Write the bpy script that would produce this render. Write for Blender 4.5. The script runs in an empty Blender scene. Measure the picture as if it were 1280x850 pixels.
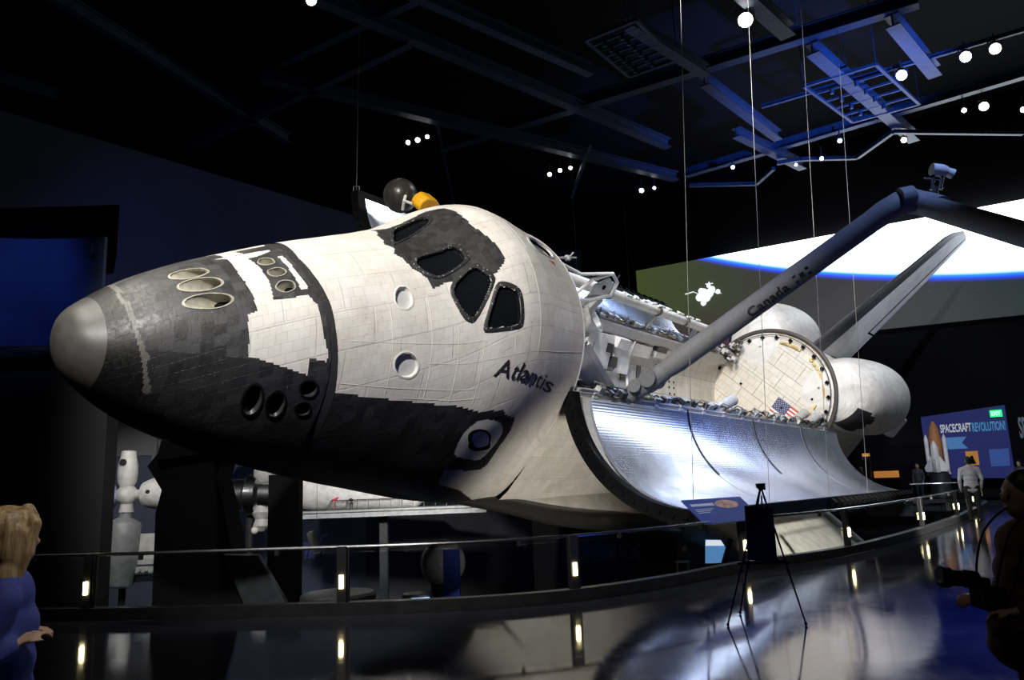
import bpy, bmesh, math, random
import numpy as np
from mathutils import Vector, Matrix
random.seed(7)
rng = np.random.default_rng(11)
SC = bpy.context.scene
COL = SC.collection
PI = math.pi

# ---------------------------------------------------------------- camera
FPX = 965.03
RWC = np.array([[0.999264, -0.038372, 0.0], [0.006957, 0.181175, 0.983426], [-0.037736, -0.982702, 0.181309]])
cam_data = bpy.data.cameras.new('camera')
cam_data.sensor_width = 36.0
cam_data.lens = 36.0 * FPX / 1280.0
cam_data.clip_end = 400
cam = bpy.data.objects.new('view_camera', cam_data)
COL.objects.link(cam)
cam.matrix_world = Matrix(((RWC[0, 0], -RWC[0, 1], -RWC[0, 2], 0.0), (RWC[1, 0], -RWC[1, 1], -RWC[1, 2], 0.0),
                           (RWC[2, 0], -RWC[2, 1], -RWC[2, 2], 1.62), (0, 0, 0, 1)))
SC.camera = cam

# ---------------------------------------------------------------- world and lights
wd = bpy.data.worlds.new('dark_hall'); SC.world = wd
wd.use_nodes = True
wd.node_tree.nodes['Background'].inputs[0].default_value = (0.25, 0.35, 0.7, 1)
wd.node_tree.nodes['Background'].inputs[1].default_value = 0.006
SC.view_settings.view_transform = 'Standard'
SC.view_settings.look = 'None'
SC.view_settings.exposure = 0.0
SC.view_settings.gamma = 1.0
SC.view_settings.use_curve_mapping = False


def spot(name, loc, target, energy, color, size=30, blend=.5, rad=.25):
    d = bpy.data.lights.new(name, 'SPOT'); d.energy = energy; d.color = color
    d.spot_size = math.radians(size); d.spot_blend = blend; d.shadow_soft_size = rad
    o = bpy.data.objects.new(name, d); COL.objects.link(o)
    o.location = loc
    o.rotation_euler = (Vector(target) - Vector(loc)).to_track_quat('-Z', 'Y').to_euler()
    return o


WARM = (1.0, .93, .82); WHITE = (1.0, .97, .93); BLUE = (.12, .3, 1.0); SKY = (.45, .62, 1.0)
# theatre spots at ceiling height on the orbiter; added fills, washes, pit spots follow
spot('key_spot_front', (-5.0, -3.0, 14.5), (-1.8, 16.0, 4.6), 21000, WHITE, 44, .7, .4)
spot('key_spot_cabin', (-9.5, 7.0, 16.0), (-2.2, 15.5, 4.5), 5200, WARM, 50, .6)
spot('key_spot_nose', (-11.0, 12.0, 15.5), (-4.5, 13.5, 4.2), 1600, WARM, 42, .6)
spot('key_spot_bay', (3.0, 12.0, 17.0), (8.0, 28.0, 4.5), 9000, WHITE, 50, .7)
spot('key_spot_bulkhead', (-1.0, 6.0, 16.5), (10.8, 32.0, 5.0), 20000, WARM, 20, .6)
spot('key_spot_pod', (9.0, 14.0, 17.0), (16.0, 34.0, 7.0), 13000, (.72, .8, 1.0), 40, .6)
spot('key_spot_door', (11.0, 9.0, 16.5), (6.0, 23.0, 1.5), 5000, (.3, .46, 1.0), 36, .6)
spot('wing_fill_spot', (14.0, 3.0, 4.2), (9.8, 27.6, -.7), 40000, WARM, 15, .6)  # fill added at walkway height to brighten the wing under the door
spot('far_door_fill_spot', (10.5, 34.0, 15.5), (4.0, 26.5, 6.0), 5000, SKY, 40, .7, 1.2)  # soft spot added where the far door's radiators reflect it
spot('far_corner_fill_spot', (3.9, 22.2, 15.5), (-4.1, 19.8, 9.2), 1500, WHITE, 18, .7, .8)  # spot added to whiten the far door's forward corner
spot('blue_fill_door', (20.6, 24.2, 9.0), (6.2, 20.2, 2.0), 4200, (.05, .18, 1.0), 19, .8, 1.3)  # blue spot added for its reflection along the door's hinge band
spot('pit_uplight_flank', (3.2, 13.2, -2.0), (-.2, 19.5, 3.2), 950, WARM, 62, .8, .4)
spot('fin_fill_spot', (17.5, 14.0, 1.2), (18.5, 33.5, 9.5), 7500, (.78, .84, 1.0), 26, .7)  # low spot added to brighten the fin's port side
spot('figure_fill_spot', (.6, 2.2, 6.5), (-1.95, 3.2, 1.4), 420, WARM, 36, .8, .1)  # fill added for the woman at the left edge
spot('figure_fill_spot', (.6, 1.0, 6.5), (2.3, 3.5, 1.2), 30, WARM, 30, .8, .1)  # weak fill added to bring out the dark red jacket
spot('blue_wash_floor', (15.0, 6.0, 9.0), (7.9, 7.2, 0.0), 26000, (.02, .08, 1.0), 42, .9)
spot('blue_wash_beams', (16.5, 21.5, 9.0), (13.5, 29.5, 17.0), 30000, (.06, .22, 1.0), 52, .9)
spot('blue_wash_wall', (-14.0, 16.0, 13.0), (-10.0, 36.0, 8.0), 1700, (.16, .24, 1.0), 70, .9)
spot('blue_wash_banner', (-10.6, 12.0, 9.5), (-11.2, 17.0, 6.6), 300, (.12, .24, 1.0), 36, .8)
spot('pit_spot_station', (-9.5, 18.5, 4.0), (-11.0, 22.5, 1.0), 650, WHITE, 70, .7)
spot('pit_spot_module', (-1.0, 23.0, 3.0), (-6.0, 29.5, 1.6), 4200, WHITE, 80, .7)

# ---------------------------------------------------------------- helpers
I = 0.0254
OM = np.array([[0.598722, -0.589892, 0.541811], [0.800897, 0.449164, -0.396], [-0.009764, 0.671028, 0.741367]])
OT = np.array([-14.8503, 9.5198, -2.4995])
BASE = np.array([900.0, 0.0, 270.0])


def L(p):          # orbiter inches (aft, starboard, up) to metres from the orbiter's base point
    return (np.asarray(p, float) - BASE) * I


def OW(p):         # orbiter inches to world metres
    return OM @ (np.asarray(p, float) * I) + OT


class M:
    def __init__(s, T=None):
        s.v = []; s.f = []; s.mi = []; s.c = []; s.uv = None; s.T = T; s.cur = 0

    def add(s, vs, fs, mi=None):
        b = len(s.v)
        for p in vs:
            p = np.asarray(p, float)
            s.v.append(tuple(s.T(p)) if s.T else tuple(p))
        for f in fs:
            s.f.append([b + i for i in f]); s.mi.append(s.cur if mi is None else mi)
        return s

    def box(s, c, d, R=None):
        c = np.asarray(c, float); hx, hy, hz = [k / 2 for k in d]
        vs = [np.array([x, y, z]) for x in (-hx, hx) for y in (-hy, hy) for z in (-hz, hz)]
        if R is not None: vs = [np.asarray(R) @ q for q in vs]
        return s.add([c + q for q in vs], [(0, 1, 3, 2), (4, 6, 7, 5), (0, 4, 5, 1), (2, 3, 7, 6), (0, 2, 6, 4), (1, 5, 7, 3)])

    def bar(s, a, b, w, h, up=(0, 0, 1)):
        a = np.asarray(a, float); b = np.asarray(b, float); d = b - a; ln = np.linalg.norm(d); d = d / ln
        x = np.cross(d, up); x = x / (np.linalg.norm(x) + 1e-9); z = np.cross(x, d)
        return s.box((a + b) / 2, (w, ln, h), np.stack([x, d, z], 1))

    def tube(s, pts, r, n=10, cap=True):
        pts = [np.asarray(p, float) for p in pts]; k = len(pts)
        rs = r if hasattr(r, '__len__') else [r] * k
        ds = [pts[min(i + 1, k - 1)] - pts[max(i - 1, 0)] for i in range(k)]
        ds = [d / (np.linalg.norm(d) + 1e-12) for d in ds]
        ref = np.array([0, 0, 1.0]) if abs(ds[0][2]) < .9 else np.array([1.0, 0, 0])
        x = np.cross(ds[0], ref); x /= np.linalg.norm(x)
        vs = []; fs = []
        for i in range(k):
            x = x - ds[i] * (x @ ds[i]); x /= (np.linalg.norm(x) + 1e-12); y = np.cross(ds[i], x)
            for j in range(n):
                a = 2 * PI * j / n
                vs.append(pts[i] + rs[i] * (math.cos(a) * x + math.sin(a) * y))
        for i in range(k - 1):
            for j in range(n):
                j2 = (j + 1) % n
                fs.append((i * n + j, i * n + j2, (i + 1) * n + j2, (i + 1) * n + j))
        if cap: fs += [tuple(range(n)), tuple(range((k - 1) * n, k * n))]
        return s.add(vs, fs)

    def lathe(s, o, ax, prof, n=24):     # prof: (distance along axis, radius)
        o = np.asarray(o, float); ax = np.asarray(ax, float); ax = ax / np.linalg.norm(ax)
        ref = np.array([0, 0, 1.0]) if abs(ax[2]) < .9 else np.array([1.0, 0, 0])
        x = np.cross(ax, ref); x /= np.linalg.norm(x); y = np.cross(ax, x)
        vs = []; fs = []; k = len(prof)
        for (h, r) in prof:
            for j in range(n):
                a = 2 * PI * j / n
                vs.append(o + ax * h + max(r, 1e-4) * (math.cos(a) * x + math.sin(a) * y))
        for i in range(k - 1):
            for j in range(n):
                j2 = (j + 1) % n
                fs.append((i * n + j, i * n + j2, (i + 1) * n + j2, (i + 1) * n + j))
        fs += [tuple(range(n)), tuple(range((k - 1) * n, k * n))]
        return s.add(vs, fs)

    def ball(s, c, r, n=16, m=10, R=None):
        c = np.asarray(c, float); r = np.array([r] * 3 if not hasattr(r, '__len__') else r, float)
        vs = []; fs = []
        for i in range(m + 1):
            th = PI * i / m
            for j in range(n):
                a = 2 * PI * j / n
                q = r * np.array([math.sin(th) * math.cos(a), math.sin(th) * math.sin(a), math.cos(th)])
                vs.append(c + (np.asarray(R) @ q if R is not None else q))
        for i in range(m):
            for j in range(n):
                j2 = (j + 1) % n
                fs.append((i * n + j, i * n + j2, (i + 1) * n + j2, (i + 1) * n + j))
        return s.add(vs, fs)

    def prism(s, poly, a, b, fn):         # 2-D outline swept from depth a to b; fn(u, v, d) gives the point
        k = len(poly)
        vs = [fn(u, v, a) for u, v in poly] + [fn(u, v, b) for u, v in poly]
        fs = [tuple(range(k)), tuple(range(2 * k - 1, k - 1, -1))] + [(i, (i + 1) % k, k + (i + 1) % k, k + i) for i in range(k)]
        return s.add(vs, fs)

    def loft(s, rings, cap=True, closed=True):
        n = len(rings[0]); vs = [p for r in rings for p in r]; fs = []
        for i in range(len(rings) - 1):
            for j in range(n if closed else n - 1):
                j2 = (j + 1) % n
                fs.append((i * n + j, i * n + j2, (i + 1) * n + j2, (i + 1) * n + j))
        if cap: fs += [tuple(range(n)), tuple(range((len(rings) - 1) * n, len(rings) * n))]
        return s.add(vs, fs)


def ob(name, m, mat, parent=None, smooth=True, ang=35, bevel=0, recalc=True):
    me = bpy.data.meshes.new(name)
    me.from_pydata(m.v, [], m.f)
    mats = mat if isinstance(mat, (list, tuple)) else [mat]
    for k in mats: me.materials.append(k)
    me.polygons.foreach_set('material_index', m.mi)
    if len(m.c):
        at = me.color_attributes.new('Col', 'FLOAT_COLOR', 'CORNER')
        nl = np.array([len(f) for f in m.f])
        at.data.foreach_set('color', np.repeat(np.asarray(m.c, np.float32), nl, axis=0).ravel())
    if m.uv is not None:
        uvl = me.uv_layers.new(name='UVMap')
        vi = np.zeros(len(me.loops), np.int32); me.loops.foreach_get('vertex_index', vi)
        uvl.data.foreach_set('uv', np.asarray(m.uv, np.float32)[vi].ravel())
    if recalc:
        bm = bmesh.new(); bm.from_mesh(me)
        bmesh.ops.remove_doubles(bm, verts=bm.verts[:], dist=1e-6)
        bmesh.ops.recalc_face_normals(bm, faces=bm.faces[:])
        bm.to_mesh(me); bm.free()
    if smooth:
        me.polygons.foreach_set('use_smooth', [True] * len(me.polygons))
        me.set_sharp_from_angle(angle=math.radians(ang))
    me.update()
    o = bpy.data.objects.new(name, me); COL.objects.link(o)
    if parent is not None: o.parent = parent
    if bevel:
        b = o.modifiers.new('bevel', 'BEVEL'); b.width = bevel; b.segments = 2; b.limit_method = 'ANGLE'
    return o


def tag(o, label, cat, group=None):
    o['label'] = label; o['category'] = cat
    if group: o['group'] = group
    return o


def thing(name, label, cat, loc=(0, 0, 0), rz=0, group=None):
    o = bpy.data.objects.new(name, None); COL.objects.link(o)
    o.location = loc; o.rotation_euler = (0, 0, rz); o.empty_display_size = .3
    return tag(o, label, cat, group)


def struct(o):
    o['kind'] = 'structure'; return o


def mat(name, col, rough=.5, metal=0.0, nz=0.0, nscale=8.0, bump=0.0, emit=None, estr=1.0, spec=None):
    m = bpy.data.materials.new(name); m.use_nodes = True
    nt = m.node_tree; b = nt.nodes['Principled BSDF']
    b.inputs['Base Color'].default_value = (*col, 1); b.inputs['Roughness'].default_value = rough
    b.inputs['Metallic'].default_value = metal
    if spec is not None: b.inputs['Specular IOR Level'].default_value = spec
    if nz or bump:
        tc = nt.nodes.new('ShaderNodeTexCoord'); n = nt.nodes.new('ShaderNodeTexNoise')
        n.inputs['Scale'].default_value = nscale; n.inputs['Detail'].default_value = 6
        nt.links.new(tc.outputs['Object'], n.inputs['Vector'])
        if nz:
            r = nt.nodes.new('ShaderNodeMapRange'); r.inputs[1].default_value = .3; r.inputs[2].default_value = .7
            r.inputs[3].default_value = 1 - nz; r.inputs[4].default_value = 1 + nz * .6
            nt.links.new(n.outputs['Fac'], r.inputs[0])
            mx = nt.nodes.new('ShaderNodeVectorMath'); mx.operation = 'SCALE'
            mx.inputs[0].default_value = col
            nt.links.new(r.outputs[0], mx.inputs['Scale']); nt.links.new(mx.outputs[0], b.inputs['Base Color'])
        if bump:
            bp = nt.nodes.new('ShaderNodeBump'); bp.inputs['Strength'].default_value = bump; bp.inputs['Distance'].default_value = .02
            nt.links.new(n.outputs['Fac'], bp.inputs['Height']); nt.links.new(bp.outputs[0], b.inputs['Normal'])
    if emit:
        b.inputs['Emission Color'].default_value = (*emit, 1); b.inputs['Emission Strength'].default_value = estr
    return m


class NT:                                  # tiny node helper
    def __init__(s, m): s.t = m.node_tree; s.b = s.t.nodes.get('Principled BSDF')

    def n(s, kind, **k):
        o = s.t.nodes.new(kind)
        for a, b in k.items(): setattr(o, a, b)
        return o

    def l(s, a, b): s.t.links.new(a, b)

    def math(s, op, a, b=None, c=None):
        o = s.n('ShaderNodeMath', operation=op)
        for i, q in enumerate((a, b, c)):
            if q is None: continue
            if isinstance(q, (int, float)): o.inputs[i].default_value = q
            else: s.l(q, o.inputs[i])
        return o.outputs[0]

    def rng(s, v, a, b, c, d):
        o = s.n('ShaderNodeMapRange')
        s.l(v, o.inputs[0])
        for i, q in enumerate((a, b, c, d)): o.inputs[i + 1].default_value = q
        return o.outputs[0]

    def mix(s, f, a, b, blend='MIX'):
        o = s.n('ShaderNodeMix', data_type='RGBA', blend_type=blend)
        for q, i in ((f, 0), (a, 6), (b, 7)):
            if isinstance(q, (int, float)): o.inputs[i].default_value = q
            elif isinstance(q, tuple): o.inputs[i].default_value = (*q, 1)
            else: s.l(q, o.inputs[i])
        return o.outputs[2]

    def noise(s, vec, scale, detail=5, rough=.5):
        o = s.n('ShaderNodeTexNoise'); o.inputs['Scale'].default_value = scale; o.inputs['Detail'].default_value = detail
        o.inputs['Roughness'].default_value = rough
        if vec is not None: s.l(vec, o.inputs['Vector'])
        return o.outputs['Fac']


def tile_material(name, tile=(.17, .17), quilt=(.95, .62), dark=.83, stain=.55):
    m = bpy.data.materials.new(name); m.use_nodes = True; g = NT(m)
    at = g.n('ShaderNodeAttribute', attribute_name='Col'); uv = g.n('ShaderNodeUVMap'); tc = g.n('ShaderNodeTexCoord')

    def brick(w, h, mort):
        b = g.n('ShaderNodeTexBrick'); g.l(uv.outputs[0], b.inputs['Vector'])
        b.inputs['Scale'].default_value = 1; b.inputs['Brick Width'].default_value = w; b.inputs['Row Height'].default_value = h
        b.inputs['Mortar Size'].default_value = mort; b.inputs['Mortar Smooth'].default_value = .3
        b.inputs['Color1'].default_value = (.92, .92, .92, 1); b.inputs['Color2'].default_value = (1, 1, 1, 1)
        b.inputs['Mortar'].default_value = (dark, dark, dark, 1)
        return b
    b1 = brick(tile[0], tile[1], .005); b2 = brick(quilt[0], quilt[1], .014)
    lum = g.n('ShaderNodeRGBToBW'); g.l(at.outputs['Color'], lum.inputs[0])
    white = g.rng(lum.outputs[0], .15, .4, 0, 1)
    c = g.mix(1.0, at.outputs['Color'], b1.outputs['Color'], 'MULTIPLY')
    q = g.mix(white, (1, 1, 1), b2.outputs['Color'])
    c = g.mix(.8, c, q, 'MULTIPLY')
    n1 = g.noise(tc.outputs['Object'], 1.7, 8, .62); n2 = g.noise(tc.outputs['Object'], 14, 6, .6)
    c = g.mix(g.rng(n1, .4, .7, .0, .35), c, g.mix(1.0, c, (.72, .66, .58), 'MULTIPLY'))
    st = g.math('MULTIPLY', g.rng(n2, .58, .72, 0, 1), g.rng(n1, .45, .65, 0, stain))
    c = g.mix(g.math('MULTIPLY', st, white), c, (.3, .2, .12))
    sp = g.noise(tc.outputs['Object'], 38, 2, .5)      # pale chips on dark tiles
    c = g.mix(g.math('MULTIPLY', g.rng(sp, .71, .76, 0, .5), g.math('SUBTRACT', 1.0, white)), c, (.4, .38, .34))
    g.l(c, g.b.inputs['Base Color'])
    g.l(g.rng(n2, .3, .7, .38, .6), g.b.inputs['Roughness'])
    h = g.math('ADD', g.math('MULTIPLY', b1.outputs['Fac'], -.5), g.math('MULTIPLY', g.math('MULTIPLY', b2.outputs['Fac'], -1.3), white))
    h = g.math('ADD', h, g.math('MULTIPLY', n2, .6))
    bp = g.n('ShaderNodeBump'); bp.inputs['Strength'].default_value = .45; bp.inputs['Distance'].default_value = .015
    g.l(h, bp.inputs['Height']); g.l(bp.outputs[0], g.b.inputs['Normal'])
    return m


def text_mesh(s, size=1.0, bold=0.0, spacing=1.0):
    cu = bpy.data.curves.new('txt', 'FONT'); cu.body = s; cu.size = size; cu.offset = bold; cu.space_character = spacing
    cu.resolution_u = 3
    o = bpy.data.objects.new('txt', cu); COL.objects.link(o)
    dg = bpy.context.evaluated_depsgraph_get(); dg.update()
    me = o.evaluated_get(dg).to_mesh()
    vs = np.array([v.co[:] for v in me.vertices]); fs = [tuple(p.vertices) for p in me.polygons]
    bpy.data.objects.remove(o); bpy.data.curves.remove(cu)
    return vs, fs


def smooth_path(pts, per=6):
    pts = [np.asarray(p, float) for p in pts]; out = []
    for i in range(len(pts) - 1):
        p0 = pts[max(i - 1, 0)]; p1 = pts[i]; p2 = pts[i + 1]; p3 = pts[min(i + 2, len(pts) - 1)]
        for k in range(per):
            t = k / per
            out.append(.5 * (2 * p1 + (p2 - p0) * t + (2 * p0 - 5 * p1 + 4 * p2 - p3) * t * t + (3 * p1 - p0 - 3 * p2 + p3) * t ** 3))
    out.append(pts[-1]); return out


def inpoly(x, y, poly):
    x = np.asarray(x); y = np.asarray(y); r = np.zeros(np.broadcast(x, y).shape, bool)
    k = len(poly)
    for i in range(k):
        x1, y1 = poly[i]; x2, y2 = poly[(i + 1) % k]
        if y1 == y2: continue
        c = ((y1 > y) != (y2 > y)) & (x < (x2 - x1) * (y - y1) / (y2 - y1) + x1)
        r ^= c
    return r


# ---------------------------------------------------------------- materials
m_skin = tile_material('tile_and_blanket_skin')
m_bay = tile_material('bay_liner', (.45, .6), (1.15, .9), .45, .3)
m_bulk = tile_material('bulkhead_blanket', (.38, .3), (1.1, .75), .4, .5)
m_nose = mat('carbon_nose', (.08, .078, .072), .42, 0, .25, 3, .05)
m_black = mat('black_seal', (.005, .005, .0055), .6, 0, .3, 10, .2, spec=.05)
m_pedestal = mat('pedestal_black', (.003, .003, .004), .7, spec=.1)
m_dark = mat('dark_grey_metal', (.05, .052, .056), .4, .5, .3, 6)
m_grey = mat('grey_cloth', (.24, .24, .25), .75, 0, .15, 12, .2)
m_lgrey = mat('light_grey_paint', (.55, .55, .55), .5, 0, .15, 7)
m_white = mat('white_paint', (.78, .77, .74), .4, 0, .12, 6)
m_steel = mat('brushed_steel', (.6, .61, .63), .25, 1, .1, 20)
m_glass_dark = mat('dark_window_glass', (.006, .007, .009), .06, 0, 0, 1)
m_tan = mat('thruster_liner', (.36, .34, .27), .5, 0, .25, 9)
m_inkblack = mat('black_lettering', (.015, .015, .015), .6)
m_yellow = mat('yellow_cover', (.85, .42, .01), .45, 0, .15, 20)
m_gold = mat('gold_tape', (.75, .55, .2), .4, .2, .2, 14)
m_red = mat('red_paint', (.55, .05, .03), .5)
m_wall = mat('dark_wall_paint', (.028, .034, .052), .75, 0, .15, 1.2)
m_blackwall = mat('black_wall_paint', (.003, .003, .004), .8, 0, .2, 1.5, spec=.1)
m_pit = mat('pit_dark_paint', (.02, .021, .026), .6, 0, .2, 2)
m_beam = mat('painted_steel_beam', (.025, .04, .075), .45, .3, .25, 3)
m_lampcan = mat('lamp_housing', (.02, .02, .022), .5)
m_lamp = mat('lamp_lens', (1, 1, 1), .3, emit=(1, .98, .95), estr=14)
m_post = mat('anodised_post', (.05, .05, .052), .35, .6, .1, 10)
m_postlight = mat('post_light_lens', (1, .9, .6), .3, emit=(1, .85, .45), estr=16)
m_wire = mat('steel_cable', (.22, .22, .21), .5, .3)
m_blue = mat('blue_panel', (.012, .03, .17), .4, 0, .1, 3)

# ================================================================ ORBITER
orb = thing('shuttle_orbiter', 'white and black winged space shuttle orbiter with open cargo bay, tilted above the pit', 'spacecraft')
_w = OW(BASE)
orb.matrix_world = Matrix(((*OM[0], _w[0]), (*OM[1], _w[1]), (*OM[2], _w[2]), (0, 0, 0, 1)))


def mono(xs, ys):
    xs = np.array(xs, float); ys = np.array(ys, float)
    d = np.diff(ys) / np.diff(xs); m = np.zeros(len(xs)); m[0] = d[0]; m[-1] = d[-1]
    for i in range(1, len(xs) - 1):
        m[i] = 0 if d[i - 1] * d[i] <= 0 else 2 * d[i - 1] * d[i] / (d[i - 1] + d[i])

    def g(x):
        x = np.clip(x, xs[0], xs[-1]); i = np.clip(np.searchsorted(xs, x) - 1, 0, len(xs) - 2)
        h = xs[i + 1] - xs[i]; t = (x - xs[i]) / h
        return (2 * t**3 - 3 * t**2 + 1) * ys[i] + (t**3 - 2 * t**2 + t) * h * m[i] + (-2 * t**3 + 3 * t**2) * ys[i + 1] + (t**3 - t**2) * h * m[i + 1]
    return g


KX = [235, 236, 237.5, 239.5, 242, 246, 252, 258, 265, 275, 285, 297, 310, 325, 340, 360, 378, 395, 410, 421, 432, 440, 448, 456, 465, 475, 485, 495, 505, 515, 525, 537, 550, 565, 578]
ZT = mono(KX, [343.8, 350.4, 354.5, 357.7, 360.1, 363.2, 368.4, 373.9, 379.6, 386.8, 393.0, 399.6, 405.9, 412.3, 419.1, 428.4, 435.9, 442.1, 447.6, 451.4, 455.5, 458.7, 461.9, 466.1, 472.2, 480.2, 488.3, 495.3, 500.5, 502.9, 502.9, 501.6, 500.1, 498.6, 497.5])
ZB = mono(KX, [343.8, 335.9, 331.2, 327.2, 323.7, 319.6, 314.9, 310.7, 306.5, 301.5, 297.7, 294.5, 291.7, 288.9, 286.1, 282.7, 280.5, 278.7, 277.3, 276.5, 275.9, 275.4, 275.0, 274.6, 274.2, 273.8, 273.4, 273.1, 272.7, 272.3, 271.7, 271.0, 270.1, 269.1, 268.2])
HW = mono(KX, [0.0, 9.0, 13.8, 17.8, 21.4, 25.8, 30.8, 35.1, 39.6, 44.9, 49.7, 55.2, 60.9, 66.9, 72.0, 77.4, 81.8, 85.9, 89.5, 91.9, 94.5, 96.6, 98.8, 101.0, 103.5, 106.2, 108.5, 110.2, 111.2, 111.6, 111.4, 110.6, 109.1, 107.0, 105.4])
ZM = mono([235, 300, 378, 450, 520, 582], [343.8, 341, 343, 352, 378, 400])
NU = mono([235, 300, 400, 450, 520, 582], [2, 2, 2.05, 2.1, 2.05, 2.0])
NL = mono([235, 260, 300, 378, 500, 582], [2, 2.1, 2.3, 2.6, 3.4, 4.5])


def surf(X, t, off=0.0):
    """point on the forward fuselage: station X, angle t from the top (port side positive), off inches above it"""
    X = np.asarray(X, float); t = np.asarray(t, float) + X * 0

    def P(X, t):
        side = -np.sign(t); a = np.abs(t); s = np.abs(np.sin(a)); c = np.cos(a); up = c >= 0
        n = np.where(up, NU(X), NL(X)); h = np.where(up, ZT(X) - ZM(X), ZM(X) - ZB(X))
        return np.stack([X + 0 * t, side * HW(X) * s ** (2 / n), ZM(X) + h * np.sign(c) * np.abs(c) ** (2 / n)], -1)
    p = P(X, t)
    if np.any(off):
        e = .6; du = P(X + e, t) - P(X - e, t); dv = P(X, t + .012) - P(X, t - .012)
        nn = np.cross(du, dv); nn /= np.linalg.norm(nn, axis=-1, keepdims=True) + 1e-9
        ctr = np.stack([X + 0 * t, 0 * t, ZM(X) + 0 * t], -1)
        sg = np.sign(np.sum(nn * (p - ctr), -1, keepdims=True))
        p = p + nn * sg * np.asarray(off)[..., None]
    return p


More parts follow.
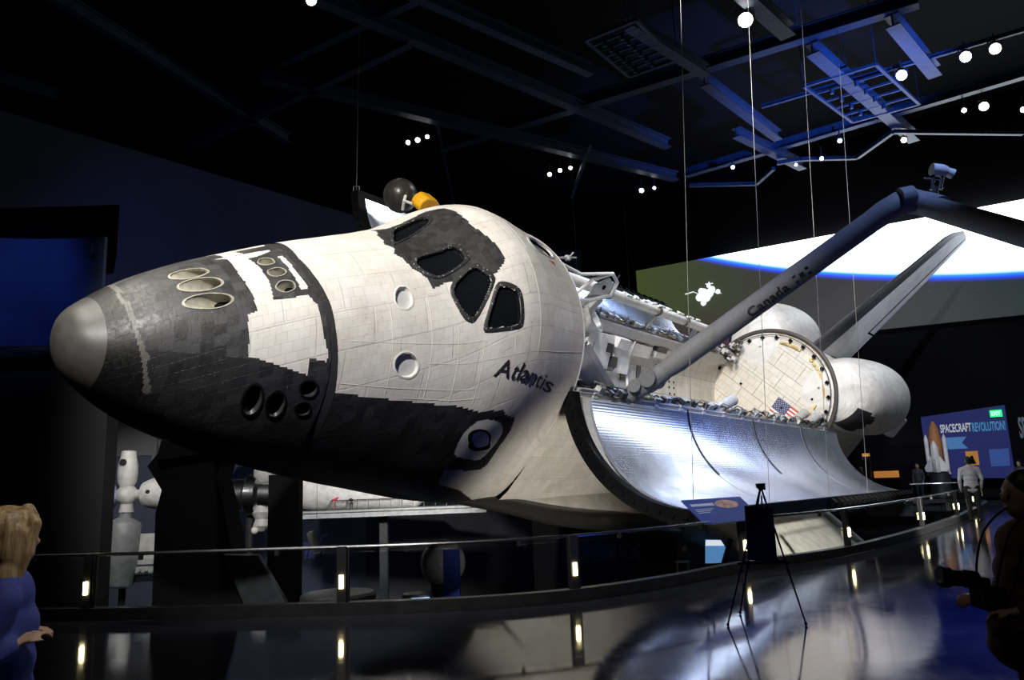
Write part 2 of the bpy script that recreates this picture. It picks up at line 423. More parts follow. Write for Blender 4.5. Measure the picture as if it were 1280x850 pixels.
F = {
 'frcs_white': [(312.5,-0.303),(320.0,-0.251),(318.5,0.099),(320.8,0.324),(322.2,0.549),(316.2,0.591),(317.0,0.789),(317.0,0.993),(323.0,0.993),(352.2,1.103),(352.2,0.967),(362.8,0.998),(362.8,0.936),(359.8,0.81),(356.8,0.523),(354.5,0.502),(353.0,0.434),(332.0,0.455),(332.8,0.24),(332.0,-0.0),(330.5,-0.168),(338.8,-0.173),(347.8,-0.23),(347.8,-0.272)],
 'frcs_stripe': [(347.0,-0.089),(350.0,-0.084),(350.8,0.151),(353.8,0.366),(349.2,0.371),(347.8,0.167)],
 'w4': [(447.5,-0.309),(462.5,-0.361),(474.5,-0.366),(475.2,-0.303),(470.8,-0.225),(458.0,-0.173),(444.5,-0.11),(432.5,-0.058),(432.5,-0.089)],
 'w3': [(434.8,0.178),(440.0,0.136),(465.5,0.104),(468.5,0.141),(469.2,0.24),(467.8,0.272),(447.5,0.345),(441.5,0.334),(434.0,0.24)],
 'w2': [(450.5,0.46),(468.5,0.345),(472.2,0.355),(479.0,0.476),(477.5,0.517),(464.8,0.695),(461.8,0.711),(456.5,0.664)],
 'w1': [(472.2,0.747),(480.5,0.564),(484.2,0.549),(494.0,0.617),(495.5,0.679),(495.5,0.821),(493.2,0.847),(473.0,0.815),(471.5,0.794)],
 'canopy_black': [(434.8,-0.309),(454.2,-0.413),(482.8,-0.45),(491.8,-0.382),(491.0,-0.225),(487.2,-0.011),(484.2,0.162),(482.8,0.272),(472.2,0.298),(469.2,0.308),(456.5,0.376),(437.8,0.449),(436.2,0.345),(428.8,0.235),(427.2,0.136),(423.5,0.073),(429.5,-0.037),(428.8,-0.068),(435.5,-0.188)],
 'st1': [(421.2,0.491),(421.2,0.538),(419.8,0.575),(416.8,0.596),(414.5,0.601),(411.5,0.591),(409.2,0.564),(408.5,0.528),(409.2,0.486),(410.8,0.444),(413.8,0.418),(416.8,0.413),(419.0,0.423),(420.5,0.449)],
 'st2': [(425.0,1.009),(425.0,1.045),(423.5,1.077),(419.8,1.098),(416.0,1.092),(412.2,1.077),(409.2,1.045),(407.8,1.004),(407.8,0.972),(410.0,0.941),(413.0,0.92),(416.8,0.92),(420.5,0.941),(423.5,0.972)],
 'w7': [(534.5,0.136),(552.5,0.052),(569.8,0.115),(566.0,0.23),(555.5,0.272),(533.8,0.272),(528.5,0.214)],
 'red': [(545.0,0.329),(556.2,0.319),(556.2,0.361)],
 'hatch': [(478.2,1.605),(475.2,1.568),(474.5,1.5),(480.5,1.417),(492.5,1.432),(503.8,1.485),(509.0,1.547),(510.5,1.579),(504.5,1.647),(491.8,1.631)],
 'hatchwin': [(499.2,1.568),(503.0,1.579),(501.5,1.584),(497.8,1.584),(494.8,1.584),(491.0,1.579),(485.8,1.568),(483.5,1.542),(482.0,1.516),(482.8,1.5),(485.8,1.495),(488.8,1.5),(493.2,1.516),(497.0,1.547)],
 'tu1': [(303.5,-0.037),(302.0,-0.005),(298.2,0.021),(294.5,0.026),(290.0,0.015),(287.0,-0.021),(284.8,-0.063),(284.8,-0.115),(286.2,-0.157),(289.2,-0.178),(293.0,-0.183),(297.5,-0.157),(301.2,-0.126),(302.8,-0.084)],
 'tu2': [(307.2,0.183),(305.8,0.219),(302.0,0.251),(297.5,0.261),(293.0,0.256),(288.5,0.225),(286.2,0.188),(285.5,0.13),(287.0,0.089),(290.8,0.063),(295.2,0.057),(299.8,0.073),(304.2,0.099),(306.5,0.141)],
 'tu3': [(309.5,0.413),(308.0,0.449),(305.0,0.481),(299.8,0.502),(294.5,0.496),(289.2,0.476),(286.2,0.439),(285.5,0.392),(287.0,0.35),(290.8,0.319),(295.2,0.313),(300.5,0.319),(305.8,0.345),(308.8,0.376)],
 'ta1': [(342.5,-0.016),(341.8,0.005),(339.5,0.015),(338.0,0.015),(335.8,0.01),(334.2,-0.011),(333.5,-0.037),(334.2,-0.063),(335.8,-0.089),(337.2,-0.1),(339.5,-0.1),(341.0,-0.089),(342.5,-0.068),(342.5,-0.042)],
 'ta2': [(344.8,0.157),(343.2,0.178),(341.8,0.188),(339.5,0.193),(337.2,0.188),(335.8,0.172),(335.0,0.146),(335.0,0.125),(335.8,0.099),(338.0,0.089),(340.2,0.083),(342.5,0.089),(344.0,0.11),(344.8,0.13)],
 'ta3': [(346.2,0.334),(345.5,0.355),(343.2,0.371),(341.0,0.381),(338.8,0.376),(337.2,0.361),(335.8,0.334),(335.8,0.308),(337.2,0.282),(338.8,0.261),(341.0,0.256),(343.2,0.261),(345.5,0.277),(346.2,0.303)],
 'tl1': [(325.2,1.223),(327.5,1.244),(329.0,1.286),(330.5,1.343),(330.5,1.401),(329.8,1.458),(327.5,1.495),(326.0,1.5),(323.0,1.485),(321.5,1.437),(320.0,1.38),(320.0,1.317),(321.5,1.26),(323.0,1.228)],
 'tl2': [(338.8,1.26),(341.0,1.275),(343.2,1.312),(344.0,1.359),(344.0,1.406),(343.2,1.443),(341.8,1.469),(339.5,1.474),(336.5,1.458),(335.0,1.422),(333.5,1.375),(333.5,1.322),(335.0,1.286),(336.5,1.26)],
 'tl3': [(360.5,1.207),(360.5,1.234),(359.8,1.255),(358.2,1.27),(355.2,1.275),(353.0,1.265),(351.5,1.244),(350.0,1.218),(350.0,1.187),(350.8,1.166),(353.0,1.15),(355.2,1.15),(357.5,1.16),(359.8,1.181)],
 'tl4': [(359.8,1.359),(360.5,1.38),(360.5,1.401),(359.0,1.417),(356.8,1.427),(354.5,1.422),(353.0,1.411),(351.5,1.39),(350.8,1.37),(351.5,1.349),(352.2,1.333),(354.5,1.322),(356.8,1.322),(359.0,1.338)],
}

WHT = np.array([.74, .715, .665]); BLK = np.array([.019, .019, .0205]); GRY = np.array([.04, .04, .042])
ringL = lambda t: np.interp(t, [0, .21, .5, .8, .97, 1.13, 3.2], [352.5, 354.5, 359.8, 362.8, 365, 365.8, 368])
ringR = lambda t: np.interp(t, [0, .23, .55, .76, .97, 1.23, 3.2], [357.5, 359.8, 365, 367, 369.5, 372.5, 376])
LOWB = [(360, 1.215), (418, 1.255), (462, 1.296), (480, 1.36), (497, 1.375), (503, 1.42), (514, 1.464), (517, 1.55), (516, 1.69), (511, 1.725), (478, 1.70), (483, 1.856), (509, 1.95), (540, 2.15), (580, 2.5), (580, 3.3), (360, 3.3)]


def jitter(X, s, size, amp, seed):
    a = np.floor(X / size); b = np.floor(s / size + (np.floor(X / size) % 2) * .5)
    h = np.sin(a * 12.9898 + b * 78.233 + seed) * 43758.5453
    return 1 + amp * ((h - np.floor(h)) * 2 - 1)


def body_col(X, t):
    a = np.abs(t); s = a * np.maximum(HW(X), 20)
    c = np.empty(X.shape + (3,))
    blk = BLK * jitter(X, s, 6.5, .45, 1.0)[..., None]
    wht = WHT * jitter(X, s, 13, .045, 2.0)[..., None]
    c[:] = blk
    nose = (X < ringL(a)) & (a < 1.0)
    c[nose] = (GRY * jitter(X, s, 6.5, .5, 3.0)[..., None])[nose]
    w = inpoly(X, t, F['frcs_white']) | inpoly(X, t, F['frcs_stripe']) | ((t < -.3) & inpoly(X, -t, F['frcs_white']))
    c[w] = wht[w]
    cab = (X > ringR(a)) & ~inpoly(X, a, LOWB)
    c[cab] = wht[cab]
    cn = inpoly(X, t, F['canopy_black']) | inpoly(X, -t, F['canopy_black'])
    c[cn] = (GRY * .8 * jitter(X, s, 5, .35, 5.0)[..., None])[cn]
    rg = (X > ringL(a)) & (X < ringR(a)); c[rg] = np.array([.03, .03, .031])
    se = X < np.interp(a, [0, .42, .86, 1.22, 1.55, 3.2], [259, 260, 263, 267, 271, 276]); c[se] = np.array([.007, .007, .007])
    sx = np.interp(a, [0, .42, .86, 1.22, 1.55, 3.2], [259, 260, 263, 267, 271, 276])
    pale = (X >= sx) & (X < sx + 2.6 + jitter(X, s, 5, 1.4, 8.) - 1) & (a < 1.6); c[pale] = np.array([.13, .125, .115])
    hp = inpoly(X, t, F['hatch']); c[hp] = WHT * .9
    return c


# every opening in the skin: outline grown by g
def scaled(poly, g):
    p = np.array(poly, float); c = p.mean(0)
    R = max(8.0, np.mean(np.linalg.norm((p - c) * [1, 90], axis=1)))
    return c + (p - c) * (1 + g / R)


def dense(poly, n=40, soft=2):
    p = np.array(poly, float)
    for _ in range(soft):                   # corner cutting rounds the corners
        q = np.roll(p, -1, 0); p = np.stack([p * .78 + q * .22, p * .22 + q * .78], 1).reshape(-1, 2)
    d = np.linalg.norm((np.roll(p, -1, 0) - p) * [1, 90], axis=1); cs = np.concatenate([[0], np.cumsum(d)])
    pp = np.vstack([p, p[:1]]); u = np.linspace(0, cs[-1], n, endpoint=False)
    return np.stack([np.interp(u, cs, pp[:, k]) for k in (0, 1)], 1)


HOLES = [dense(F[k], 40) for k in ('w1', 'w2', 'w3', 'w4', 'w7', 'st1', 'st2', 'hatchwin', 'tu1', 'tu2', 'tu3', 'ta1', 'ta2', 'ta3', 'tl1', 'tl2', 'tl3', 'tl4')]


def skin(name, us, nt, parent, mt, holes=True, xl=None, xr=None, flat=None):
    """a band of the forward fuselage; its ends may follow curves xl(t), xr(t)"""
    ts = np.linspace(-PI, PI, nt + 1)
    U, T = np.meshgrid(us, ts, indexing='ij')
    X = U if xl is None else xl(np.abs(T)) + U * (xr(np.abs(T)) - xl(np.abs(T)))
    P = surf(X, T, -.5 if flat is not None else 0.0)
    m = M(L); m.v = [tuple(q) for q in L(P.reshape(-1, 3))]
    k = nt + 1
    Xc = (X[:-1, :-1] + X[1:, 1:]) / 2; Tc = (T[:-1, :-1] + T[1:, 1:]) / 2
    keep = np.ones(Xc.shape, bool)
    if holes:
        for h in HOLES: keep &= ~inpoly(Xc, Tc, h)
    C = body_col(Xc, Tc) if flat is None else np.zeros(Xc.shape + (3,)) + flat
    ii, jj = np.nonzero(keep); b = ii * k + jj
    m.f = np.stack([b, b + 1, b + k + 1, b + k], 1).tolist(); m.mi = [0] * len(m.f)
    m.c = np.concatenate([C[ii, jj], np.ones((len(ii), 1))], 1)
    m.uv = np.stack([X * I, T * np.maximum(HW(X), 25) * I], -1).reshape(-1, 2)
    return ob(name, m, mt, parent, ang=60, recalc=False)


cap_x = 235 + np.linspace(0, 1, 26) ** 2 * 16
cap = skin('nose_cap', cap_x, 72, orb, m_nose, False)
x251 = lambda t: 251.0 + 0 * t
x578 = lambda t: 578.0 + 0 * t
fwd = skin('thruster_module', np.linspace(0, 1, 130), 420, orb, m_skin, True, x251, ringL)
joint = skin('module_joint', np.linspace(0, 1, 6), 200, orb, m_skin, False, ringL, ringR, np.array([.028, .028, .029]))
cab = skin('crew_cabin', np.linspace(0, 1, 200), 420, orb, m_skin, True, ringR, x578)


def ring_pts(poly, off): return surf(poly[:, 0], poly[:, 1], off)


def opening(name, key, depth, rim, rise, mats, parent, inner=None, floor_name=None, n=40, label=None, taper=1.0, shift=(0, 0)):
    """raised rim round an opening with a recessed wall and floor"""
    p = dense(F[key], n)
    m = M(L); r0 = scaled(p, rim); r1 = scaled(p, rim * .85); r2 = scaled(p, 0)
    rings = [ring_pts(r0, -.6), ring_pts(r0, rise * .6), ring_pts(r1, rise), ring_pts(r2, rise), ring_pts(r2, -1.2)]
    m.loft(rings, cap=False)
    o = ob(name, m, mats[0], parent, ang=40)
    fl = M(L); c = p.mean(0); q = scaled(p, .3)
    sc = lambda k, o_: ring_pts(c + (q - c) * k + np.array(shift) * (-o_ / max(depth, 1e-6)), o_)
    fl.loft([sc(1.0, rise * .3), sc(1 - (1 - taper) * .5, -depth * .5), sc(taper, -depth)], cap=False)
    if inner: ob(inner, fl, mats[1], o, ang=40)
    g = M(L)
    g.loft([sc(taper * k, -depth) for k in (1, .7, .4, .03)], cap=False)
    f = ob(floor_name or 'pane', g, mats[2], o, ang=60)
    if label: o['label'] = label
    return o


m_frame = mat('window_frame_tiles', (.02, .02, .021), .55, 0, .5, 22, .3)
g = NT(m_frame); vo = g.n('ShaderNodeTexVoronoi'); vo.inputs['Scale'].default_value = 17; tc = g.n('ShaderNodeTexCoord'); g.l(tc.outputs['Object'], vo.inputs['Vector'])
g.l(g.mix(g.math('LESS_THAN', vo.outputs['Distance'], .2), (.02, .02, .021), (.42, .41, .38)), g.b.inputs['Base Color'])     # pale fastener plugs
for key in ('w1', 'w2', 'w3', 'w4', 'w7'):
    opening('window', key, 2.2, 2.7 if key != 'w7' else 2.0, .7, (m_frame if key != 'w7' else m_lgrey, m_black, m_glass_dark), orb, 'reveal', 'pane')
m_blk = mat('blanket_cream', (.70, .68, .62), .6); m_blk2 = mat('blanket_shade', (.5, .5, .5), .6)
for key in ('st1', 'st2'):
    opening('star_tracker_door', key, 3.0, 1.2, .25, (m_blk, m_blk, m_blk2), orb, 'recess', 'cover', taper=.9)
for key in ('tu1', 'tu2', 'tu3', 'ta1', 'ta2', 'ta3'):
    opening('thruster_nozzle', key, 7.0 if key[1] == 'u' else 5.0, 1.3, .4, (m_tan, m_tan, m_black), orb, 'bell_liner', 'throat', taper=.55, shift=(10, 0) if key[1] == 'u' else (3, 0))
for key in ('tl1', 'tl2', 'tl3', 'tl4'):
    opening('thruster_nozzle', key, 6.0, 1.6, .5, (m_black, m_dark, m_black), orb, 'bell_liner', 'throat', taper=.6)
hr = opening('crew_hatch', 'hatchwin', 1.5, 2.6, .8, (m_black, m_black, m_glass_dark), orb, 'reveal', 'porthole')


def patch(name, poly, off, mt, parent, n=36, soft=1):
    p = dense(poly, n, soft); c = p.mean(0); m = M(L)
    m.loft([ring_pts(c + (p - c) * k, off) for k in (1, .8, .6, .4, .2, .02)], cap=False)
    return ob(name, m, mt, parent, ang=60)


hp = patch('hatch_surround', F['hatch'], .12, m_white, orb)
# the hatch ring sits on the surround
patch('rescue_arrow', F['red'], .3, m_red, orb, 24, 0)
# panel edges raised over the cabin: quilted blanket seams
sm = M(L)
for t0, xa, xb in ((1.155, 374, 470), (.84, 372, 470), (1.0, 430, 575), (.72, 505, 575), (1.24, 420, 476)):
    xs = np.linspace(xa, xb, 24); sm.tube(surf(xs, np.full(24, t0) + (xs - xa) * .0004, -.12), .34, 5)
for x0, ta, tb in ((404, .55, 1.22), (432, .5, 1.24), (452, .75, 1.27), (470, .9, 1.3), (492, .86, 1.02), (512, .35, 1.06), (513, -.6, .3)):
    ts = np.linspace(ta, tb, 30); sm.tube(surf(np.full(30, float(x0)) + (ts - ta) * 3, ts, -.12), .34, 5)
ob('blanket_seams', sm, mat('seam_thread', (.6, .57, .51), .7), orb)
# lettering on the cabin side
tm = M(L)
for ch, x0, x1 in (('A', 0, .255), ('t', .262, .352), ('l', .372, .405), ('a', .422, .552), ('n', .568, .695), ('t', .702, .788), ('i', .806, .839), ('s', .855, 1.0)):
    vs, fs = text_mesh(ch, 1.0, .009)
    u = x0 + (x1 - x0) * (vs[:, 0] - vs[:, 0].min()) / np.ptp(vs[:, 0]); v = vs[:, 1] / .72
    u = (1.36 - np.sqrt(1.36 ** 2 - 1.44 * u)) / .72           # the side curves away: even steps in the eye
    b = len(tm.v); tm.v += [tuple(q) for q in L(surf(479.8 + 63 * u + 3.4 * v, 1.128 + .209 * u - .1 * v, .55))]
    tm.f += [[b + k for k in f] for f in fs]; tm.mi += [0] * len(fs)
ob('name_lettering', tm, m_inkblack, orb, smooth=False)

# ---------------------------------------------------------------- middle fuselage and cargo bay
def grid_skin(name, P, C, UV, parent, mt, ang=50):
    a, b = P.shape[:2]; m = M(); m.v = [tuple(q) for q in L(P.reshape(-1, 3))]
    ii, jj = np.meshgrid(np.arange(a - 1), np.arange(b - 1), indexing='ij'); k = (ii * b + jj).ravel()
    m.f = np.stack([k, k + 1, k + b + 1, k + b], 1).tolist(); m.mi = [0] * len(m.f)
    m.c = np.concatenate([C.reshape(-1, 3), np.ones((len(m.f), 1))], 1)
    m.uv = UV.reshape(-1, 2)
    return ob(name, m, mt, parent, ang=ang, recalc=False)


def resample(poly, n):
    p = np.array(poly, float); d = np.linalg.norm(np.diff(p, axis=0), axis=1); cs = np.concatenate([[0], np.cumsum(d)])
    u = np.linspace(0, cs[-1], n); return np.stack([np.interp(u, cs, p[:, k]) for k in range(2)], 1), u


half = [(105, 416), (105.5, 380), (105, 330), (103.5, 298), (99, 279), (90, 269), (60, 266.5), (0, 266)]
prof = half + [(-y, z) for y, z in half[-2::-1]]
pr, su = resample(prof, 120)
xs = np.linspace(578, 1307, 120)
P = np.zeros((len(xs), len(pr), 3)); P[..., 0] = xs[:, None]; P[..., 1] = pr[None, :, 0]; P[..., 2] = pr[None, :, 1]
nose_in = np.clip(1 - (xs - 578) / 70, 0, 1)[:, None]; P[..., 2] += nose_in * 9 * np.clip((300 - P[..., 2]) / 30, 0, 1); P[..., 1] *= 1 - nose_in * .05 * np.clip((310 - P[..., 2]) / 30, 0, 1)
UV = np.stack(np.broadcast_arrays(xs[:, None] * I, su[None, :] * I), -1)
Pc = (P[:-1, :-1] + P[1:, 1:]) / 2
C = np.where((Pc[..., 2] > 290)[..., None], WHT * jitter(Pc[..., 0], Pc[..., 2], 12, .07, 4.)[..., None], BLK * jitter(Pc[..., 0], Pc[..., 1], 7, .4, 4.)[..., None])
mid = grid_skin('middle_fuselage', P, C, UV, orb, m_skin)
# cargo bay liner: the inside of the trough
th = np.linspace(-PI / 2, PI / 2, 61)
xs = np.linspace(579, 1306, 100)
P = np.zeros((len(xs), 61, 3)); P[..., 0] = xs[:, None]; P[..., 1] = 97 * np.sin(th)[None]; P[..., 2] = 411 - 97 * np.cos(th)[None]
UV = np.stack(np.broadcast_arrays(xs[:, None] * I, th[None] * 97 * I), -1)
Pc = (P[:-1, :-1] + P[1:, 1:]) / 2
C = np.array([.66, .64, .60]) * jitter(Pc[..., 0], Pc[..., 1], 38, .1, 6.)[..., None]
liner = grid_skin('cargo_bay_liner', P, C, UV, orb, m_bay)
m = M(L)
m.loft([surf(np.full(73, 578.0), np.linspace(-PI, PI, 73), 0) * [1, k, k] + [0, 0, 395 * (1 - k)] for k in (1, .6, .2, .02)], cap=False)
ob('forward_bulkhead', m, m_white, orb)
m = M(L)                                    # dark gap round the cabin's aft edge
m.tube(surf(np.full(60, 577.5), np.linspace(-1.75, 1.75, 60), -1.0), 1.6, 6)
ob('cabin_aft_seal', m, m_lgrey, orb)
# sill longerons with their fittings
for s in (-1, 1):
    m = M(L); m.box((942, s * 101, 413), (729, 9, 9)); m.box((942, s * 93, 408), (729, 6, 14))
    lon = ob('sill_longeron', m, m_lgrey, orb, bevel=.01)
    dk = M(L)
    rr = np.random.default_rng(5 + s)
    x = 590.0
    while x < 1296:
        w = rr.uniform(4, 13); f = M(L)
        q = rr.random()
        z = 418 + rr.uniform(0, 1)
        if q < .5: f.box((x, s * (99 + rr.uniform(-3, 3)), z + 1.5), (w, rr.uniform(4, 8), rr.uniform(3, 7))); mt_ = m_lgrey
        elif q < .75: f.box((x, s * (101 + rr.uniform(-3, 4)), z + 1.5), (w * .6, rr.uniform(4, 8), rr.uniform(4, 8))); mt_ = m_dark
        elif q < .9: f.tube([(x, s * 96, z - 2), (x + 3, s * 98, z + 7), (x + 8, s * 103, z + 8), (x + 12, s * 104, z - 2)], .8, 6); mt_ = m_grey
        else: f.box((x, s * 100, z), (w, 7, 5)); mt_ = m_gold
        ob('sill_fitting', f, mt_, lon)
        x += w + rr.uniform(1, 6)
    for k in range(3):
        dk = M(L); dk.tube([(xx, s * (95 + 3 * k), 419 + 2.5 * math.sin(xx * .05 * (k + 1)) + k) for xx in np.linspace(590, 1300, 60)], .7, 5)
        ob('sill_wiring', dk, m_dark, lon)
    for xx in np.linspace(610, 1285, 13):       # door hinges along the sill
        h = M(L); h.tube([(xx - 4, s * 105.5, 413), (xx + 4, s * 105.5, 413)], 3.2, 10); h.box((xx, s * 101, 417), (5, 10, 3))
        ob('door_hinge', h, m_steel if False else m_lgrey, orb)
# bay interior equipment on the starboard wall and forward end
m = M(L); d_ = M(L)
rr = np.random.default_rng(3)


def bay(x, a, off=0):                       # on the liner, angle a from the bottom, off inches inside
    return (x, (97 - off) * math.sin(a), 411 - (97 - off) * math.cos(a))


def on_wall(mm, x, a, sx, sa, h):
    y, z = bay(x, a, h / 2)[1:]
    R = np.array([[1, 0, 0], [0, math.cos(a), -math.sin(a)], [0, math.sin(a), math.cos(a)]])
    mm.box((x, y, z), (sx, sa, h), R)


for (x, a, sx, sa, h) in ((890, 1.18, 62, 46, 16), (955, 1.1, 44, 34, 14), (850, .8, 24, 40, 12), (880, .62, 40, 24, 8), (1010, 1.32, 60, 18, 8), (940, 1.38, 30, 14, 20), (1080, 1.36, 46, 16, 7)):
    on_wall(m, x, a, sx, sa, h)
for x in (918, 922, 985, 840): m.tube([bay(x, a, 7) for a in np.linspace(.5, 1.45, 14)], 2.0, 7)
ob('bay_equipment', m, m_white, orb, bevel=.02)
for (x, a, sx, sa, h) in ((985, .92, 14, 18, 1.5), (1030, .98, 12, 22, 1.2), (1085, 1.05, 14, 24, 1.2), (868, 1.0, 8, 20, 14), (912, 1.26, 10, 12, 20), (1070, 1.42, 30, 8, 8), (930, 1.05, 16, 14, 18)):
    d_ = M(L); on_wall(d_, x, a, sx, sa, h); ob('bay_box', d_, m_dark, orb)
for k in range(5): d_ = M(L); d_.tube([bay(850 + 14 * k + 6 * math.sin(3 * a + k), a, 3) for a in np.linspace(.25 + .1 * k, 1.2, 16)], .8, 5); ob('bay_cable', d_, m_dark, orb)
d_ = M(L); d_.tube([bay(x, a, 15) for x, a in ((875, 1.3), (875, 1.05), (890, .92), (930, .9), (940, 1.0))], .9, 6)
ob('bay_cable', d_, m_dark, orb)
for x, a in ((1080, .75), (1090, .75), (1102, .7), (1080, .6), (1095, .58), (1104, .62)):
    pass
dm = M(L)
for x in (1130, 1146):
    for a in (.95, .86, .76): on_wall(dm, x, a, 3, 3, .8)
ob('vent_holes', dm, m_black, orb)
# white triangular strut and platform beside the port forward corner of the bay
m = M(L)
m.bar((584, -86, 452), (652, -98, 418), 4, 5); m.bar((584, -80, 424), (652, -98, 417), 3, 3); m.bar((584, -86, 452), (584, -88, 416), 3, 3)
m.box((615, -97, 419), (66, 14, 2.5))
ob('corner_strut', m, m_white, orb)
m = M(L); m.add([(585, -86, 450), (650, -98, 419), (585, -84, 420)], [(0, 1, 2)]); m.add([(585, -85, 450), (650, -97, 419), (585, -83, 420)], [(2, 1, 0)])
ob('strut_panel', m, m_white, orb)
for x in (905, 1180, 1245):                   # latches standing on the port sill
    m = M(L); m.tube([(x - 16, -96, 414), (x + 14, -93, 428)], 6.5, 14); m.lathe((x + 14, -93, 428), (30, 3, 14), [(0, 6.5), (2, 7.2), (4, 7.2), (4.2, 5)], 14)
    lt = ob('payload_latch', m, m_lgrey, orb)
    k = M(L); k.lathe((x + 14, -93, 428), (30, 3, 14), [(4.1, .2), (4.3, 5.2), (4.6, 5.2)], 14); ob('latch_bore', k, m_black, lt)

# ---------------------------------------------------------------- cargo bay doors
def radiator_material():
    m = bpy.data.materials.new('silver_radiator'); m.use_nodes = True; g = NT(m)
    uv = g.n('ShaderNodeUVMap'); w = g.n('ShaderNodeTexWave', bands_direction='Y'); g.l(uv.outputs[0], w.inputs['Vector'])
    w.inputs['Scale'].default_value = 4.2; w.inputs['Distortion'].default_value = .8; w.inputs['Detail'].default_value = 2; w.inputs['Detail Scale'].default_value = .6
    n = g.noise(uv.outputs[0], 1.3, 5, .55)
    c = g.mix(g.rng(n, .35, .7, 0, 1), (.70, .76, .90), (.56, .63, .80))
    g.l(c, g.b.inputs['Base Color']); g.b.inputs['Metallic'].default_value = .7
    g.l(g.rng(n, .3, .7, .17, .26), g.b.inputs['Roughness'])
    bp = g.n('ShaderNodeBump'); bp.inputs['Strength'].default_value = .065; bp.inputs['Distance'].default_value = .012
    h = g.math('ADD', w.outputs['Fac'], g.math('MULTIPLY', n, .5)); g.l(h, bp.inputs['Height']); g.l(bp.outputs[0], g.b.inputs['Normal'])
    return m


m_rad = radiator_material()
DOOR = {-1: 140.2, 1: 136.5}


def door_pt(s, k, off):
    """k 0..1 from the hinge to the outer lip; off inches towards the concave side"""
    a0 = math.atan2(105, 12); a = a0 * (1 - k); R = 106 - off
    y = R * math.sin(a); z = 400 + R * math.cos(a)
    h = np.array([105, 412.0]); e = np.array([y, z]) - h; g = math.radians(DOOR[s])
    q = h + np.array([e[0] * math.cos(g) + e[1] * math.sin(g), -e[0] * math.sin(g) + e[1] * math.cos(g)])
    return s * q[0], q[1]


def rad_off(k): return 5.5 + 10.5 * max(0.0, 1 - k) ** 1.15   # panels tilted off the door at the hinge, shaped to reflect the screen


for s in (-1, 1):
    m = M(L); n = 26
    ring = [door_pt(s, k, -2) for k in np.linspace(0, 1, n)] + [door_pt(s, k, 4) for k in np.linspace(1, 0, n)]
    m.loft([[(x, y, z) for y, z in ring] for x in (580, 700, 800, 943, 1060, 1180, 1306)])
    door = ob('cargo_bay_door', m, m_white, orb, ang=40)
    for i in range(4):                         # four curved radiator panels
        xa = 582 + i * 181 + (1.0 if i else 0); xb = 582 + (i + 1) * 181 - 1.0
        ks = np.linspace(.035, .985, 40); xs = np.linspace(xa, xb, 8)
        off = 0.0 if i > 1 else .6
        p = M(L)
        vs = [(x, *door_pt(s, k, off + rad_off(k))) for x in xs for k in ks] + [(x, *door_pt(s, k, off + rad_off(k) - 2.2)) for x in xs for k in ks]
        b = len(xs) * len(ks); nk = len(ks); fs = []
        for a in range(len(xs) - 1):
            for c in range(nk - 1):
                q = a * nk + c; fs.append((q, q + 1, q + nk + 1, q + nk)); fs.append((b + q, b + q + nk, b + q + nk + 1, b + q + 1))
        for a in range(len(xs) - 1):
            for c in (0, nk - 1): q = a * nk + c; fs.append((q, q + nk, b + q + nk, b + q))
        for c in range(nk - 1):
            for a in (0, len(xs) - 1): q = a * nk + c; fs.append((q, q + 1, b + q + 1, b + q))
        p.add(vs, fs); p.uv = [(x * I, k * 4.0) for x in xs for k in ks] * 2
        ob('radiator_panel', p, m_rad, door, ang=45, recalc=False)
    e = M(L); kk = np.linspace(-.02, 1.01, 30)
    ra = [[door_pt(s, k, -4), door_pt(s, k, 7)] for k in kk]
    e.loft([[(x0, *r[0]), (x0, *r[1]), (x1, *r[1]), (x1, *r[0])] for r in ra for x0, x1 in ((571, 580.5),)])
    for k in np.linspace(.04, .97, 14): e.box((570.3, *door_pt(s, k, 1.5)), (1.5, 3, 3))
    ob('forward_door_seal', e, m_black, door)
    e = M(L)
    e.loft([[(x, *door_pt(s, .985, -4)), (x, *door_pt(s, 1.035, -4)), (x, *door_pt(s, 1.035, 6.5)), (x, *door_pt(s, .985, 6.5))] for x in (571, 1308)])
    for x in np.arange(900, 1300, 22): e.box((x, *door_pt(s, 1.05, 1)), (8, 7, 7))
    ob('outer_door_seal', e, m_black, door)
    for x in (764, 945, 1126):                 # curved pipes over the panel joints
        q = M(L); q.tube([(x, *door_pt(s, k, rad_off(k) + 1.0)) for k in np.linspace(.02, .55, 18)], .8, 6)
        ob('coolant_hose', q, m_dark, door)

# ---------------------------------------------------------------- aft bulkhead and aft fuselage
ZC = 404; RB = 107
m = M(L); n = 72
an = np.linspace(0, 2 * PI, n, endpoint=False)
m.loft([[(1305, RB * k * math.sin(a), ZC + RB * k * math.cos(a)) for a in an] for k in (1, .75, .5, .25, .004)], cap=False)
bulk = ob('aft_bulkhead', m, m_bulk, orb)
co = bulk.data
at = co.color_attributes.new('Col', 'FLOAT_COLOR', 'CORNER'); at.data.foreach_set('color', np.tile(np.array([.70, .66, .57, 1], np.float32), len(co.loops)))
uvl = co.uv_layers.new(name='UVMap'); vi = np.zeros(len(co.loops), np.int32); co.loops.foreach_get('vertex_index', vi)
vc = np.array([v.co[:] for v in co.vertices]); uvl.data.foreach_set('uv', vc[vi][:, 1:].astype(np.float32).ravel())
m = M(L); m.tube([(1303, 106 * math.sin(a), ZC + 106 * math.cos(a)) for a in np.linspace(-1.95, 1.95, 70)], 3.4, 8)
m.tube([(1299, 99 * math.sin(a), ZC + 99 * math.cos(a)) for a in np.linspace(-1.9, 1.9, 70)], .8, 6)
ob('bulkhead_seal', m, mat('rubber_seal', (.06, .05, .045), .6), bulk)
m = M(L)
for a in np.linspace(-1.7, 1.7, 15): m.box((1301, 95 * math.sin(a), ZC + 95 * math.cos(a)), (4, 5, 5))
for y, z in ((-45, 388), (48, 392), (4, 372), (-60, 440), (-30, 400)): m.box((1303, y, z), (3, 3, 3))
